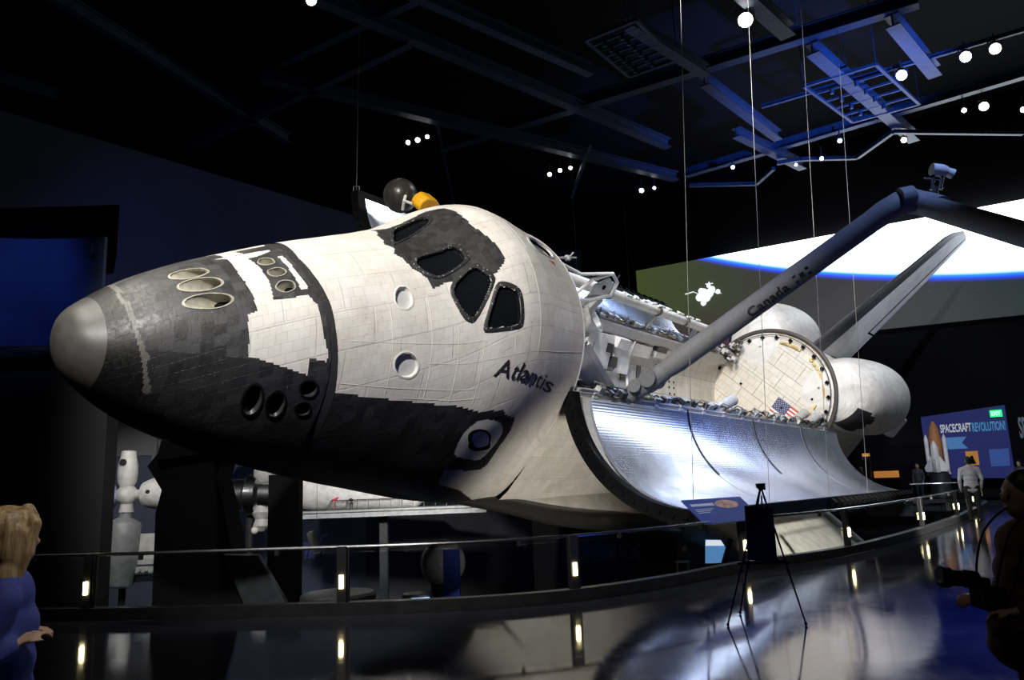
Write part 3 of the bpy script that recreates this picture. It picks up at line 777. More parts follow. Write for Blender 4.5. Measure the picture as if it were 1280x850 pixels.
ob('bulkhead_fasteners', m, m_black, bulk)
for a0, a1 in ((-.62, -.25), (.05, .2), (.28, .38), (-.95, -.8)):
    m = M(L)
    for a in np.linspace(a0, a1, 5): m.box((1302.5, 88 * math.sin(a), ZC + 88 * math.cos(a)), (2, 6, 3.2), np.array([[1, 0, 0], [0, math.cos(a), math.sin(a)], [0, -math.sin(a), math.cos(a)]]))
    ob('bulkhead_tape', m, m_gold, bulk)
for q, d in (((1302, -70, 428), (2, 3, 16)), ((1302, -74, 412), (2, 3, 9)), ((1302, -2, 366), (2, 5, 9))): m = M(L); m.box(q, d); ob('bulkhead_tape', m, m_gold, bulk)
rr = np.random.default_rng(8); m = M(L); d_ = M(L)       # gear at the starboard upper corner of the bulkhead
for k in range(26):
    y = rr.uniform(72, 100); z = 415 + rr.uniform(0, 42) * (1 - (y - 72) / 60); x = rr.uniform(1262, 1300)
    g_ = M(L); g_.box((x, y, z), (rr.uniform(4, 16), rr.uniform(3, 9), rr.uniform(3, 9))); ob('corner_fitting', g_, m_lgrey if k % 3 else m_dark, bulk, bevel=.01)
for k in range(14):
    y = -rr.uniform(80, 98); z = 416 + rr.uniform(0, 18); x = rr.uniform(1260, 1300)
    g_ = M(L); g_.box((x, y, z), (rr.uniform(4, 14), rr.uniform(3, 8), rr.uniform(3, 8))); ob('corner_fitting', g_, m_lgrey if k % 3 else m_dark, bulk, bevel=.01)
# flag on the bulkhead
FY, FZ, FW, FH = -16.0, 411.5, 62.0, 38.0
fr, fw_, fb = M(L), M(L), M(L)


def fq(mm, u0, u1, v0, v1, x=1302.6):
    mm.add([(x, FY - FW * u0, FZ - FH * v0), (x, FY - FW * u1, FZ - FH * v0), (x, FY - FW * u1, FZ - FH * v1), (x, FY - FW * u0, FZ - FH * v1)], [(0, 1, 2, 3)])


for k in range(13):
    fq(fr if k % 2 == 0 else fw_, .4 if k < 7 else 0, 1, k / 13, (k + 1) / 13)
fq(fb, 0, .4, 0, 7 / 13)
for r in range(9):
    for c in range(6 if r % 2 == 0 else 5):
        cu = .4 * ((c + .5) / 6 if r % 2 == 0 else (c + 1) / 6); cv = 7 / 13 * (r + .7) / 9.4
        pts = [(1302.3, FY - FW * (cu + .014 * (1 if j % 2 == 0 else .42) * math.sin(2 * PI * j / 10)), FZ - FH * (cv - .0225 * (1 if j % 2 == 0 else .42) * math.cos(2 * PI * j / 10))) for j in range(10)]
        fw_.add(pts, [tuple(range(10))])
flag = ob('flag', fw_, mat('flag_white', (.75, .73, .7), .6), bulk, smooth=False)
fr.v and ob('flag_red_stripes', fr, mat('flag_red', (.5, .06, .045), .6), bulk, smooth=False)
ob('flag_blue_canton', fb, mat('flag_blue', (.03, .045, .12), .6), bulk, smooth=False)
# aft fuselage
def sec(X, w, zt, zb, nu, nl, zm, n=80):
    out = []
    for a in np.linspace(0, 2 * PI, n, endpoint=False):
        s = math.sin(a); c = math.cos(a); e = nu if c >= 0 else nl; h = zt - zm if c >= 0 else zm - zb
        out.append((X, w * math.copysign(abs(s) ** (2 / e), s), zm + h * math.copysign(abs(c) ** (2 / e), c)))
    return out


def colored_loft(name, rings, colfn, parent, mt=None, ang=50):
    P = np.array([list(r) + [r[0]] for r in rings], float)
    UV = np.zeros(P.shape[:2] + (2,)); UV[..., 0] = P[..., 0] * I
    UV[..., 1] = np.concatenate([np.zeros((P.shape[0], 1)), np.cumsum(np.linalg.norm(np.diff(P, axis=1), axis=2), 1)], 1) * I
    Pc = (P[:-1, :-1] + P[1:, 1:]) / 2
    return grid_skin(name, P, colfn(Pc), UV, parent, mt or m_skin, ang)


xs = np.linspace(1306, 1505, 40)
aft = colored_loft('aft_fuselage', [sec(x, 106 + 8 * (x - 1306) / 200, 506 - 2 * (x - 1306) / 200, 266 + 14 * (x - 1306) / 200, 2.1, 4.5, 404) for x in xs],
                   lambda p: np.where((p[..., 2] > 292)[..., None], WHT * jitter(p[..., 0], p[..., 2], 12, .08, 7.)[..., None], BLK), orb)
m = M(L); m.loft([sec(1505, 114 * k, 404 + 100 * k, 404 - 124 * k, 2.1, 4.5, 404) for k in (1, .5, .05)])
ob('heat_shield', m, m_black, orb)
for y, z in ((0, 470), (-53, 385), (53, 385)):
    m = M(L); m.lathe((1500, y, z), (1, 0, -.15), [(0, 12), (20, 22), (50, 36), (85, 44), (88, 45), (88, 43.5), (50, 34), (20, 18)], 28)
    ob('engine_nozzle', m, m_dark, orb)
m = M(L); m.box((1560, 0, 287), (82, 200, 8)); ob('body_flap', m, m_black, orb, bevel=.05)

# ---------------------------------------------------------------- manoeuvring pods
def pod_col(p):
    y = np.abs(p[..., 1]); c = WHT * jitter(p[..., 0], p[..., 2] + p[..., 1], 9, .09, 9.)[..., None]
    jag = 4 * (np.floor(p[..., 2] / 7) % 2)
    dk = (p[..., 0] < 1352 + jag * 2) & (p[..., 0] > 1318) & (p[..., 2] < 470) & (p[..., 2] > 432 - jag)
    c = np.where(dk[..., None], BLK, c); return c


for s in (-1, 1):
    tbl = [(1302, 58, 460, 2, 2), (1303, 60, 461, 20, 26), (1306, 62, 462, 32, 42), (1312, 70, 465, 40, 48), (1325, 77, 468, 50, 54), (1350, 82, 471, 57, 59), (1400, 87, 475, 61, 62), (1440, 89, 477, 62, 63), (1475, 90, 478, 61, 62), (1495, 90, 478, 59, 60), (1507, 90, 478, 55, 56), (1514, 90, 478, 47, 48), (1517, 90, 478, 34, 34), (1518, 90, 478, 2, 2)]
    fx = [mono([q[0] for q in tbl], [q[k] for q in tbl]) for k in range(1, 5)]
    X = np.concatenate([np.linspace(1302, 1350, 26), np.linspace(1353, 1490, 40), np.linspace(1492, 1518, 24)])
    rings = []
    for x in X:
        cy, cz, ry, rz = [float(f(x)) for f in fx]
        rings.append([(x, s * cy + ry * math.sin(a), cz + rz * math.cos(a)) for a in np.linspace(0, 2 * PI, 70, endpoint=False)])
    pod = colored_loft('engine_pod', rings, pod_col, orb)
    m = M(L); m.lathe((1512, s * 90, 478), (1, 0, 0), [(0, 16), (24, 22), (26, 20), (4, 12)], 20); ob('pod_nozzle', m, m_dark, pod)
    m = M(L); m.box((1500, s * 143, 462), (38, 14, 40)); ob('thruster_housing', m, m_white, pod, bevel=.08)

# ---------------------------------------------------------------- fin and wings (lofted aerofoils)
def foil(st, c0, c1, n=12, grow=0.0):
    """st: list of (leading edge, trailing edge, thickness dir*half thickness); closed segment from chord c0 to c1"""
    rings = []
    for le, te, tk in st:
        le = np.array(le, float); te = np.array(te, float); tk = np.array(tk, float)
        cs = c0 + (c1 - c0) * (1 - np.cos(np.linspace(0, PI / 2 if c0 == 0 else PI, n))) / (1 if c0 == 0 else 2)
        pf = lambda c: (1.55 * math.sqrt(max(c, 0)) * (1 - c) + .06 * (c > .02)) + (grow if c > 0 else 0)
        up = [le + (te - le) * c + tk * pf(c) for c in cs]; dn = [le + (te - le) * c - tk * pf(c) for c in cs[::-1]]
        rings.append(up + dn)
    return rings


FS = [((1318, 0, 490), (1546, 0, 490), (0, 13, 0)), ((1390, 0, 571), (1588, 0, 571), (0, 11.5, 0)), ((1493, 0, 686), (1646, 0, 690), (0, 8.5, 0)), ((1578, 0, 788), (1698, 0, 792), (0, 6, 0)), ((1640, 0, 812), (1704, 0, 810), (0, 2.5, 0))]


def fin_between(k0, k1):
    ks = np.linspace(k0, k1, 12); out = []
    for k in ks:
        i = min(int(k), len(FS) - 2); t = k - i
        out.append(tuple(np.array(FS[i][j]) * (1 - t) + np.array(FS[i + 1][j]) * t for j in range(3)))
    return out


m_fin = mat('fin_blanket', (.66, .655, .66), .6, 0, .15, 3, .1)
m = M(L); m.loft(foil(fin_between(0, 4), .17, .72)); fin = ob('vertical_fin', m, m_fin, orb)
m = M(L); m.loft(foil(fin_between(0, 4), 0, .18, grow=.05)); ob('fin_leading_edge', m, mat('dark_edge_tiles', (.045, .045, .048), .5, 0, .3, 9), fin)
m = M(L); m.loft(foil(fin_between(1.0, 3.9), .79, .985)); ob('rudder', m, m_fin, fin)
m = M(L); m.loft(foil(fin_between(1.0, 4), .70, .80, grow=-.08)); ob('rudder_hinge_gap', m, m_black, fin)
m = M(L); m.loft(foil(fin_between(0, .95), .71, .985)); ob('fin_root_fairing', m, m_fin, fin)
m = M(L); m.bar((1330, -9, 500), (1500, -11, 503), 6, 6); ob('fin_root_seal', m, m_black, fin)
m = M(L)
for k in range(3): m.tube([(1520 + 9 * k, -20 - 6 * k, 505), (1545 + 9 * k, -26 - 6 * k, 498), (1560 + 9 * k, -34 - 6 * k, 480)], 2.2, 8)
ob('fin_base_pipes', m, m_lgrey, fin)

m_strake = mat('dark_strake_tiles', (.03, .03, .03), .3, 0, .35, 9)
m_rcc = mat('grey_carbon_edge', (.2, .2, .19), .38, 0, .2, 5)
for s in (-1, 1):
    WS = [(480, 84, 300, 3), (585, 99, 296, 14), (662, 117, 293, 16), (794, 135, 291, 19), (880, 149, 290, 22), (935, 178, 290, 24), (1000, 232, 290, 23), (1110, 335, 291, 17), (1240, 462, 293, 9), (1285, 470, 293, 5)]
    rings_main, rings_le = [], []
    sts = []
    for x, y, z, tk in WS:
        te = 1387 if y < 300 else 1387 - (y - 300) * .02
        sts.append(((x, s * y, z), (te, s * y, z - 4), (0, 0, tk)))
    # close the inner edge along the fuselage so that the strake is solid
    root = [((472, s * 78, 298), (1387, s * 78, 290), (0, 0, 6))]
    m = M(L); m.loft(foil(root + sts, .0, 1.0, 40))
    # loft in span over a chord measured from the edge: the strake and the wing in one skin
    wing = ob('wing', m, mat('wing_blanket', (.68, .66, .6), .6, 0, .18, 3, .12) if s < 0 else bpy.data.materials['wing_blanket'], orb, ang=30)
    e = M(L)
    path = smooth_path([(x - 1.5, s * (y + 1.0), z - 3) for x, y, z, tk in WS], 5); rad = list(np.interp(np.linspace(0, 9, 46), range(10), [2, 7, 9, 11, 13, 14, 13, 10, 6, 3]))
    e.tube(path[19:], rad[19:], 14); ob('wing_leading_edge', e, m_rcc, wing)
    e = M(L); e.tube(path[:20], rad[:20], 14); ob('strake_edge', e, m_strake, wing)
    v = M(L)
    for y0, y1 in ((120, 285), (292, 460)):
        rg = []
        for y in (y0, y1):
            rg.append([(1389, s * y, 294), (1389, s * y, 281), (1440 - .05 * y, s * y, 285), (1440 - .05 * y, s * y, 289)])
        v.loft(rg)
    ob('elevon', v, m_lgrey, wing, bevel=.03)

# ---------------------------------------------------------------- robot arm on the port sill
m_arm = mat('arm_blanket', (.19, .19, .2), .7, 0, .12, 14, .15)
SH = np.array([676.0, -104, 428]); EL = np.array([702.0, -184.0, 671.5])
c0 = np.array([48.29, -404.4, 585.43])
dirE = EL - SH; dirE /= np.linalg.norm(dirE)
A0 = SH + dirE * 26
m = M(L)
m.tube([A0, A0 + dirE * 12, A0 + dirE * 20, EL - dirE * 22, EL - dirE * 12], [7.5, 9, 9.6, 9.0, 8.0], 20)
arm = ob('robot_arm', m, m_arm, orb, ang=60)
m = M(L)
m.tube([SH + [0, 4, -14], SH + [0, 2, -2]], [7, 8.5], 14); m.ball(SH + [0, 0, 2], (9, 9, 10), 14, 9)
m.tube([SH, SH + dirE * 12, SH + dirE * 30], [8, 10, 8.5], 16)
m.tube([SH + dirE * 16 + [-11, 0, 0], SH + dirE * 16 + [11, 0, 0]], 8, 16)
m.tube([SH + [-12, 0, 3], SH + [10, 2, 0]], 6, 12)
ob('shoulder_joint', m, m_arm, arm, ang=60)
m = M(L); m.tube([A0 + dirE * 26 + [8, 4, -8], A0 + dirE * 40 + [9, 4, -9]], 4.5, 10); m.bar(A0 + dirE * 20 + [8, 3, -8], A0 + dirE * 46 + [10, 4, -10], 4, 3)
ob('boom_bracket', m, m_arm, arm)
# elbow and forearm: the forearm comes back over the walkway, past the picture's right edge
def to_orb(w): return (OM.T @ (np.asarray(w, float) - OT)) / I


ELW = OW(EL); E2 = ELW + np.array([.62, .1, .05]); FE = np.array([8.75, 9.6, 3.75])
m = M(L)
m.tube([EL - dirE * 26, EL - dirE * 8, to_orb(ELW + [.18, 0, .07]), to_orb(ELW + [.45, .05, .10]), to_orb(E2 + [.04, -.1, -.04]), to_orb(E2 + [.12, -.5, -.26])], [8.6, 9.6, 10, 10, 10, 9], 18)
m.tube([to_orb(ELW + [.1, -.1, .12]), to_orb(ELW + [.36, -.12, .16])], 8.2, 14)
ob('elbow_joint', m, m_arm, arm, ang=60)
fd = to_orb(FE) - to_orb(E2); m = M(L)
m.tube([to_orb(E2), to_orb(E2) + fd * .5, to_orb(FE)], [8.6, 8.4, 8.2], 20)
ob('forearm_boom', m, m_arm, arm, ang=60)
m = M(L); cb = E2 + np.array([.25, -.15, .12])
cw = lambda *q: to_orb(cb + np.array(q))
m.tube([cw(-.05, 0, -.1), cw(.0, 0, .18)], 2.6, 10)
m.tube([cw(-.08, 0, .12), cw(.02, 0, .5)], 1.6, 8); m.tube([cw(.10, 0, .12), cw(.18, 0, .42)], 1.6, 8)
m.tube([cw(-.2, 0, .38), cw(.12, 0, .34)], .9, 6)
cam_ = ob('elbow_camera', m, m_steel, arm)
m = M(L); m.tube([cw(-.02, 0, .56), cw(.2, 0, .52), cw(.28, .0, .5)], [5, 5, 4], 12); m.tube([cw(.28, 0, .5), cw(.4, 0, .44)], [3.4, 4.2], 12)
ob('camera_housing', m, m_white, cam_)
# lettering along the boom
def on_boom(u, v, off=.35):
    ax = dirE; mid_ = A0 + dirE * 0
    toc = c0 - (A0 + dirE * u); toc = toc - dirE * (toc @ dirE); toc /= np.linalg.norm(toc); sd = np.cross(toc, dirE)
    r = 9.35 + off; a = v / r
    return A0 + dirE * u + r * (math.cos(a) * toc + math.sin(a) * sd)


vs, fs = text_mesh('Canada', 1.0, .03, 1.05)
SZ = 11.0; m = M(L)
toc = c0 - A0
m.v = [tuple(L(on_boom(92 + q[0] * SZ * 1.15, -(q[1] - .3) * SZ * (-1) - 3.0))) for q in vs]
m.f = [list(f) for f in fs]; m.mi = [0] * len(fs)
ob('boom_lettering', m, m_inkblack, arm, smooth=False, recalc=False)
m = M(L)
for u0 in (136,):
    def quad(u0, u1, v0, v1): m.add([on_boom(u0, v0), on_boom(u1, v0), on_boom(u1, v1), on_boom(u0, v1)], [(0, 1, 2, 3)])
    quad(138, 141, -6, 1.5); quad(150, 153, -6, 1.5); quad(143.5, 147.5, -4.5, 0)
ob('boom_emblem', m, m_inkblack, arm, smooth=False, recalc=False)

# long inspection boom stowed on the starboard sill, and the dish antenna at its forward end
m = M(L); m.tube([(760, 101, 449), (868, 101, 449), (872, 101, 449), (1196, 101, 446), (1203, 101, 446)], [7.5, 7.5, 6.8, 6.8, 4.5], 16)
boom = ob('inspection_boom', m, m_white, orb, ang=60)
m = M(L)
for x in (866, 874, 1010, 1100): m.tube([(x - 2, 101, 448.5), (x + 2, 101, 448.5)], 8.6, 16)
m.box((874, 101, 458), (9, 8, 10)); m.tube([(874, 101, 462), (884, 106, 474)], 1, 5)
ob('boom_clamps', m, m_dark, boom)
m = M(L); m.bar((858, 101, 441), (846, 100, 416), 16, 12); ob('boom_pedestal', m, m_lgrey, boom, bevel=.02)
for x in (1010, 1150):
    m = M(L); m.tube([(x, 101, 444), (x, 100, 418)], 4, 10); ob('boom_pedestal', m, m_lgrey, boom)
m = M(L); rr = np.random.default_rng(2)
for k in range(26): x = rr.uniform(885, 1190); m.box((x, 101 + rr.uniform(-4, 4), 455.5), (rr.uniform(3, 12), 3, 2.2))
ob('boom_fairleads', m, m_white, boom)
# white frame with a round opening at the bay's forward starboard corner
m = M(L)
hexa = [(775, 428), (815, 438), (850, 452), (846, 470), (826, 478), (796, 462)]
for i in range(6):
    a, b = hexa[i], hexa[(i + 1) % 6]; m.tube([(a[0], 80, a[1]), (b[0], 80, b[1])], 2.2, 8)
m.tube([(690, 80, 470), (770, 80, 464), (826, 80, 478)], 2.0, 8); m.tube([(690, 84, 450), (775, 82, 428)], 1.6, 8); m.tube([(815, 80, 438), (826, 96, 416)], 2.0, 8)
fr_ = ob('antenna_support_frame', m, m_white, orb)
m = M(L); m.prism([(806, 444), (842, 454), (840, 466), (826, 472), (806, 458)], 79, 81, lambda u, v, d: (u, d, v)); ob('frame_plate', m, m_white, fr_)
m = M(L); m.lathe((824, 78.5, 459), (0, -1, 0), [(0, 3.2), (.4, 3.2)], 12); ob('plate_hole', m, m_black, fr_)
m = M(L); m.lathe((850, 82, 416), (.2, -.5, 1), [(-16, 8), (-10, 15), (0, 18), (2, 18), (2, 15), (-6, 11)], 22); m.tube([(850, 84, 404), (848, 90, 392)], 6, 10)
ob('antenna_base_drum', m, m_lgrey, fr_)
m = M(L); m.tube([(640, 62, 462), (690, 62, 476), (706, 62, 480)], 1.3, 6); m.ball((706, 62, 480), (4, 4, 3)); m.tube([(696, 62, 478), (716, 60, 484)], .9, 6); m.tube([(706, 62, 476), (708, 61, 488)], .9, 6)
ob('docking_light', m, m_lgrey, orb)
# rounded dish seen from behind, with its feed arm and yellow cover
DC = np.array([600.0, 214, 442]); m = M(L)
m.ball(DC, 18.0, 32, 20)
gores = [DC + 18.1 * np.array([math.sin(b) * math.cos(a), math.sin(b) * math.sin(a), math.cos(b)]) for a in (0,) for b in (0,)]
m_dish = mat('gored_black_cover', (.05, .046, .038), .33, .2, .2, 5)
dish = ob('dish_antenna', m, m_dish, orb, ang=80)
m = M(L)
for k in range(8):
    a = PI * k / 8
    m.tube([DC + 18.1 * (math.cos(b) * np.array([0, .5, .87]) + math.sin(b) * (math.cos(a) * np.array([1, 0, 0]) + math.sin(a) * np.array([0, .87, -.5]))) for b in np.linspace(0, 2 * PI, 40)], .22, 4)
ob('gore_seams', m, m_dark, dish)
m = M(L); m.tube([DC + [-10, -18, 6], DC + [-14, -24, 2], DC + [-8, -22, -8]], 1.5, 6); m.tube([DC + [-14, -24, 2], DC + [0, -32, 4]], 1.5, 6)
ob('feed_arm', m, m_white, dish)
m = M(L); m.prism([(-13, -5), (-9, -9), (6, -10), (13, -4), (12, 5), (4, 9), (-8, 8), (-13, 2)], -8, 8, lambda u, v, d: DC + [2 + u, -37 + d, 11 + v]); m.tube([DC + [4, -38, 4], DC + [10, -60, -24]], 6, 10)
ob('gimbal_cover', m, m_yellow, dish, bevel=.05)

# ================================================================ THE HALL
RAIL = smooth_path([(-22, 13.2), (-16, 12.2), (-11, 11.5), (-7.16, 11.06), (-4.9, 10.7), (-2.37, 10.49), (-.76, 10.5), (.77, 10.93), (2.24, 11.97), (3.86, 13.5), (6.47, 15.5), (10.05, 19.6), (13.16, 23.6), (16.0, 27.6), (18.6, 31.4), (19.6, 33.6), (19.2, 35.2), (17.8, 35.8)], 8)
RAIL = [np.array([p[0], p[1]]) for p in RAIL]


def walk_material():
    m = bpy.data.materials.new('polished_dark_floor'); m.use_nodes = True; g = NT(m)
    tc = g.n('ShaderNodeTexCoord'); n1 = g.noise(tc.outputs['Object'], .6, 6, .6); n2 = g.noise(tc.outputs['Object'], 5, 5, .6)
    g.l(g.mix(g.rng(n1, .3, .7, 0, 1), (.016, .018, .028), (.034, .038, .055)), g.b.inputs['Base Color'])
    g.l(g.math('ADD', g.rng(n1, .3, .7, .035, .1), g.rng(n2, .4, .7, 0, .03)), g.b.inputs['Roughness'])
    g.b.inputs['Specular IOR Level'].default_value = 1.0; g.b.inputs['IOR'].default_value = 1.65
    bp = g.n('ShaderNodeBump'); bp.inputs['Strength'].default_value = .035; bp.inputs['Distance'].default_value = .05
    g.l(g.noise(tc.outputs['Object'], .9, 3, .5), bp.inputs['Height']); g.l(bp.outputs[0], g.b.inputs['Normal'])
    return m


m_floor = walk_material()
outline = [tuple(p) for p in RAIL] + [(22, 44), (60, 60), (60, -10), (-30, -10), (-30, 15)]
m = M(); m.prism(outline, -.35, 0, lambda u, v, d: (u, v, d))
struct(ob('floor', m, m_floor, smooth=False))
m = M(); m.box((5, 40, -6.1), (120, 110, .2)); struct(ob('floor_pit', m, m_pit, smooth=False))
# walls: the long left wall and the rear wall that carries the screen
D1 = np.array([.64, .77]); D2 = np.array([.77, -.64])


def wall(name, a, b, z0, z1, th, mt):
    m = M(); a = np.array(a, float); b = np.array(b, float); d = (b - a) / np.linalg.norm(b - a); nn = np.array([-d[1], d[0]]) * th
    m.prism([tuple(a), tuple(b), tuple(b + nn), tuple(a + nn)], z0, z1, lambda u, v, d_: (u, v, d_))
    return struct(ob(name, m, mt, smooth=False))


m_wall2 = mat('blue_black_wall', (.035, .042, .07), .8, 0, .2, .35)
wall('wall_left', (-34, 7), (5.9, 55), -6, 15.6, .4, m_wall2)
wall('wall_rear', (5.4, 55.8), (60, 10.4), -6, 21, .4, m_blackwall)
wall('wall_right', (60, 10.4), (60, -10), -6, 21, .4, m_blackwall)
wall('wall_front', (60, -10), (-34, -10), -6, 21, .4, m_blackwall)
wall('wall_near', (-34, -10), (-34, 7), -6, 21, .4, m_blackwall)
m = M(); m.box((12, 24, 21.2), (110, 80, .3)); struct(ob('ceiling', m, m_blackwall, smooth=False))
wall('wall_pit', (-30, 33), (16, 45), -6, .6, .4, m_pit)

# guard rail round the edge of the walkway
rail = thing('guard_rail', 'curved glass guard rail with steel handrail edging the polished walkway', 'railing', (0, 0, 0))
kp = [np.array([*p, 0]) for p in RAIL]


def offs(path, o):
    out = []
    for i, p in enumerate(path):
        d = path[min(i + 1, len(path) - 1)] - path[max(i - 1, 0)]; d = d / np.linalg.norm(d); out.append(p + np.array([-d[1], d[0], 0]) * o)
    return out


kin = offs(kp, .02); kout = offs(kp, .2)
m = M(); rings = []
for a, b in zip(kin, kout): rings.append([a + [0, 0, 0], a + [0, 0, .16], b + [0, 0, .16], b + [0, 0, 0]])
m.loft(rings); ob('kerb', m, m_dark, rail, ang=30)
mid_ = offs(kp, .11)
m = M(); m.tube([p + [0, 0, .86] for p in mid_], .024, 10); ob('handrail', m, m_steel, rail)


def near(x, y): return int(np.argmin([np.hypot(p[0] - x, p[1] - y) for p in mid_]))


m_gl = bpy.data.materials.new('clear_glass'); m_gl.use_nodes = True
g = NT(m_gl); g.t.nodes.remove(g.b); out = g.t.nodes['Material Output']
tr = g.n('ShaderNodeBsdfTransparent'); tr.inputs[0].default_value = (.93, .95, .96, 1); gs = g.n('ShaderNodeBsdfGlossy'); gs.inputs['Roughness'].default_value = .03
lw = g.n('ShaderNodeLayerWeight'); lw.inputs[0].default_value = .5; fac = g.math('ADD', .025, g.math('MULTIPLY', g.math('POWER', lw.outputs['Facing'], 5.0), .5)); mx = g.n('ShaderNodeMixShader')
g.l(fac, mx.inputs[0]); g.l(tr.outputs[0], mx.inputs[1]); g.l(gs.outputs[0], mx.inputs[2]); g.l(mx.outputs[0], out.inputs[0])
posts = [near(*q) for q in ((-16, 12.2), (-10.2, 11.4), (-6.0, 10.86), (-2.37, 10.49), (.78, 10.93), (3.86, 13.5), (6.47, 15.5), (10.0, 19.5), (13.16, 23.6), (16.5, 28.3), (19.5, 33.6))]
for i in posts:
    p = mid_[i]; d = mid_[min(i + 1, len(mid_) - 1)] - mid_[i - 1]; a = math.atan2(d[1], d[0]); R = np.array([[math.cos(a), -math.sin(a), 0], [math.sin(a), math.cos(a), 0], [0, 0, 1]])
    m = M(); m.box(p + [0, 0, .44], (.13, .09, .86), R); m.box(p + [0, 0, .06], (.2, .16, .12), R); m.box(p + R @ np.array([.085, 0, .5]), (.02, .06, .7), R)
    po = ob('post', m, m_post, rail, bevel=.006)
    m = M(); m.box(p + R @ np.array([0, -.055, .42]), (.05, .03, .17), R); ob('post_light', m, m_postlight, po)
ends = sorted(set([0] + posts + [len(mid_) - 1])); segs = []
for a, b in zip(ends[:-1], ends[1:]):
    h = (a + b) // 2 if b - a > 4 else None
    segs += [(a, h), (h, b)] if h else [(a, b)]
for a, b in segs:
    if b - a < 1: continue
    ln = [mid_[a] * .985 + mid_[min(a + 1, b)] * .015] + mid_[a + 1:b] + [mid_[b] * .985 + mid_[b - 1] * .015]
    m = M(); o2 = offs(ln, .012)
    m.loft([[p + [0, 0, .17], p + [0, 0, .79], q + [0, 0, .79], q + [0, 0, .17]] for p, q in zip(ln, o2)])
    ob('glass_panel', m, m_gl, rail, smooth=False)
for a, b in segs:
    p = mid_[(a + b) // 2]; m = M(); m.box(p + [0, 0, .81], (.05, .05, .07)); ob('rail_bracket', m, m_post, rail)

# ---------------------------------------------------------------- projection screen with the bright limb of a planet
S0 = np.array([8.8, 52.0]); SE = np.array([1.21, -1.0]) / np.hypot(1.21, 1.0); SN = np.array([SE[1], -SE[0]])
cu = np.array([(5.44, 15.36), (11.16, 13.36), (15.53, 12.14), (18.65, 11.42), (22.21, 10.95)])
A_ = np.c_[2 * cu, np.ones(5)]; sol = np.linalg.lstsq(A_, (cu ** 2).sum(1), rcond=None)[0]; EC = sol[:2]; ER = math.sqrt(sol[2] + EC @ EC)
m_scr = bpy.data.materials.new('projected_planet_picture'); m_scr.use_nodes = True; g = NT(m_scr)
uv = g.n('ShaderNodeUVMap'); sx = g.n('ShaderNodeSeparateXYZ'); g.l(uv.outputs[0], sx.inputs[0])
U, V = sx.outputs[0], sx.outputs[1]
dist = g.math('SQRT', g.math('ADD', g.math('POWER', g.math('SUBTRACT', U, float(EC[0])), 2.0), g.math('POWER', g.math('SUBTRACT', V, float(EC[1])), 2.0)))
dd = g.math('SUBTRACT', float(ER), dist)
rp = g.n('ShaderNodeValToRGB'); g.l(g.rng(dd, -.45, .55, 0, 1), rp.inputs[0])
el = rp.color_ramp.elements; el[0].position = 0; el[0].color = (0, 0, 0, 1); el[1].position = 1; el[1].color = (3.6, 3.8, 4.0, 1)
for p_, c_ in ((.24, (0, .0, .02)), (.42, (.0, .03, .6)), (.58, (.0, .22, 1.1)), (.72, (.6, 1.0, 1.6))):
    e_ = el.new(p_); e_.color = (*c_, 1)
n_ = g.noise(uv.outputs[0], .16, 3, .5)
bg = g.mix(g.rng(U, 0, 11, 0, 1), (.038, .052, .016), (.034, .032, .033))
bg = g.mix(g.math('MULTIPLY', g.rng(V, 12.4, 9.6, 0, 1), g.rng(U, 3, 11, 1, 0)), bg, (.045, .012, .04))
bg = g.mix(g.rng(U, 14, 22, 0, 1), bg, (.022, .03, .03))
vo = g.n('ShaderNodeTexVoronoi'); vo.inputs['Scale'].default_value = 2.0; g.l(uv.outputs[0], vo.inputs['Vector'])
stz = g.math('MULTIPLY', g.math('LESS_THAN', vo.outputs['Distance'], .035), g.rng(g.noise(uv.outputs[0], .5, 2, .5), .52, .56, 0, 1))
stz = g.math('MULTIPLY', stz, g.rng(U, 12, 13, 0, 1))
bg = g.mix(stz, bg, (.1, .4, .6))
rgb = g.mix(1.0, bg, rp.outputs[0], 'ADD')
wp = g.noise(uv.outputs[0], .45, 5, .6)
cl = g.mix(g.math('MULTIPLY', g.rng(wp, .55, .75, 0, .55), g.rng(U, 18.5, 22, 0, 1)), rgb, g.mix(1.0, rgb, (.45, .95, 1.0), 'MULTIPLY'))
g.b.inputs['Base Color'].default_value = (.02, .02, .02, 1); g.b.inputs['Roughness'].default_value = .8
g.l(cl, g.b.inputs['Emission Color']); g.b.inputs['Emission Strength'].default_value = 1.35
ZL, ZH = 10.0, 16.3
m = M(); WS_ = 34.0
us = np.linspace(0, WS_, 40)
top_ = lambda u: 15.76 - .042 * u; bot_ = lambda u: 9.87 - .0425 * u
vs = []; uvs = []
for u in us:
    for z in (bot_(u), top_(u)):
        q = S0 + SE * u; vs.append((q[0], q[1], z)); uvs.append((u, z))
n0 = len(vs)
for u in us:
    for z in (bot_(u), top_(u)):
        q = S0 + SE * u - SN * .15 * (1 if SN[1] < 0 else -1); vs.append((q[0], q[1], z)); uvs.append((u, z))
k = len(us)
fs = [(2 * i, 2 * i + 2, 2 * i + 3, 2 * i + 1) for i in range(k - 1)] + [(n0 + 2 * i, n0 + 2 * i + 1, n0 + 2 * i + 3, n0 + 2 * i + 2) for i in range(k - 1)]
fs += [(2 * i, n0 + 2 * i, n0 + 2 * i + 2, 2 * i + 2) for i in range(k - 1)] + [(2 * i + 1, 2 * i + 3, n0 + 2 * i + 3, n0 + 2 * i + 1) for i in range(k - 1)]
fs += [(0, 1, n0 + 1, n0), (2 * k - 2, n0 + 2 * k - 2, n0 + 2 * k - 1, 2 * k - 1)]
m.add(vs, fs); m.uv = uvs
scr = tag(ob('projection_screen', m, m_scr, smooth=False, recalc=False), 'wide projection screen on the rear wall showing a bright planet edge in black space', 'screen')
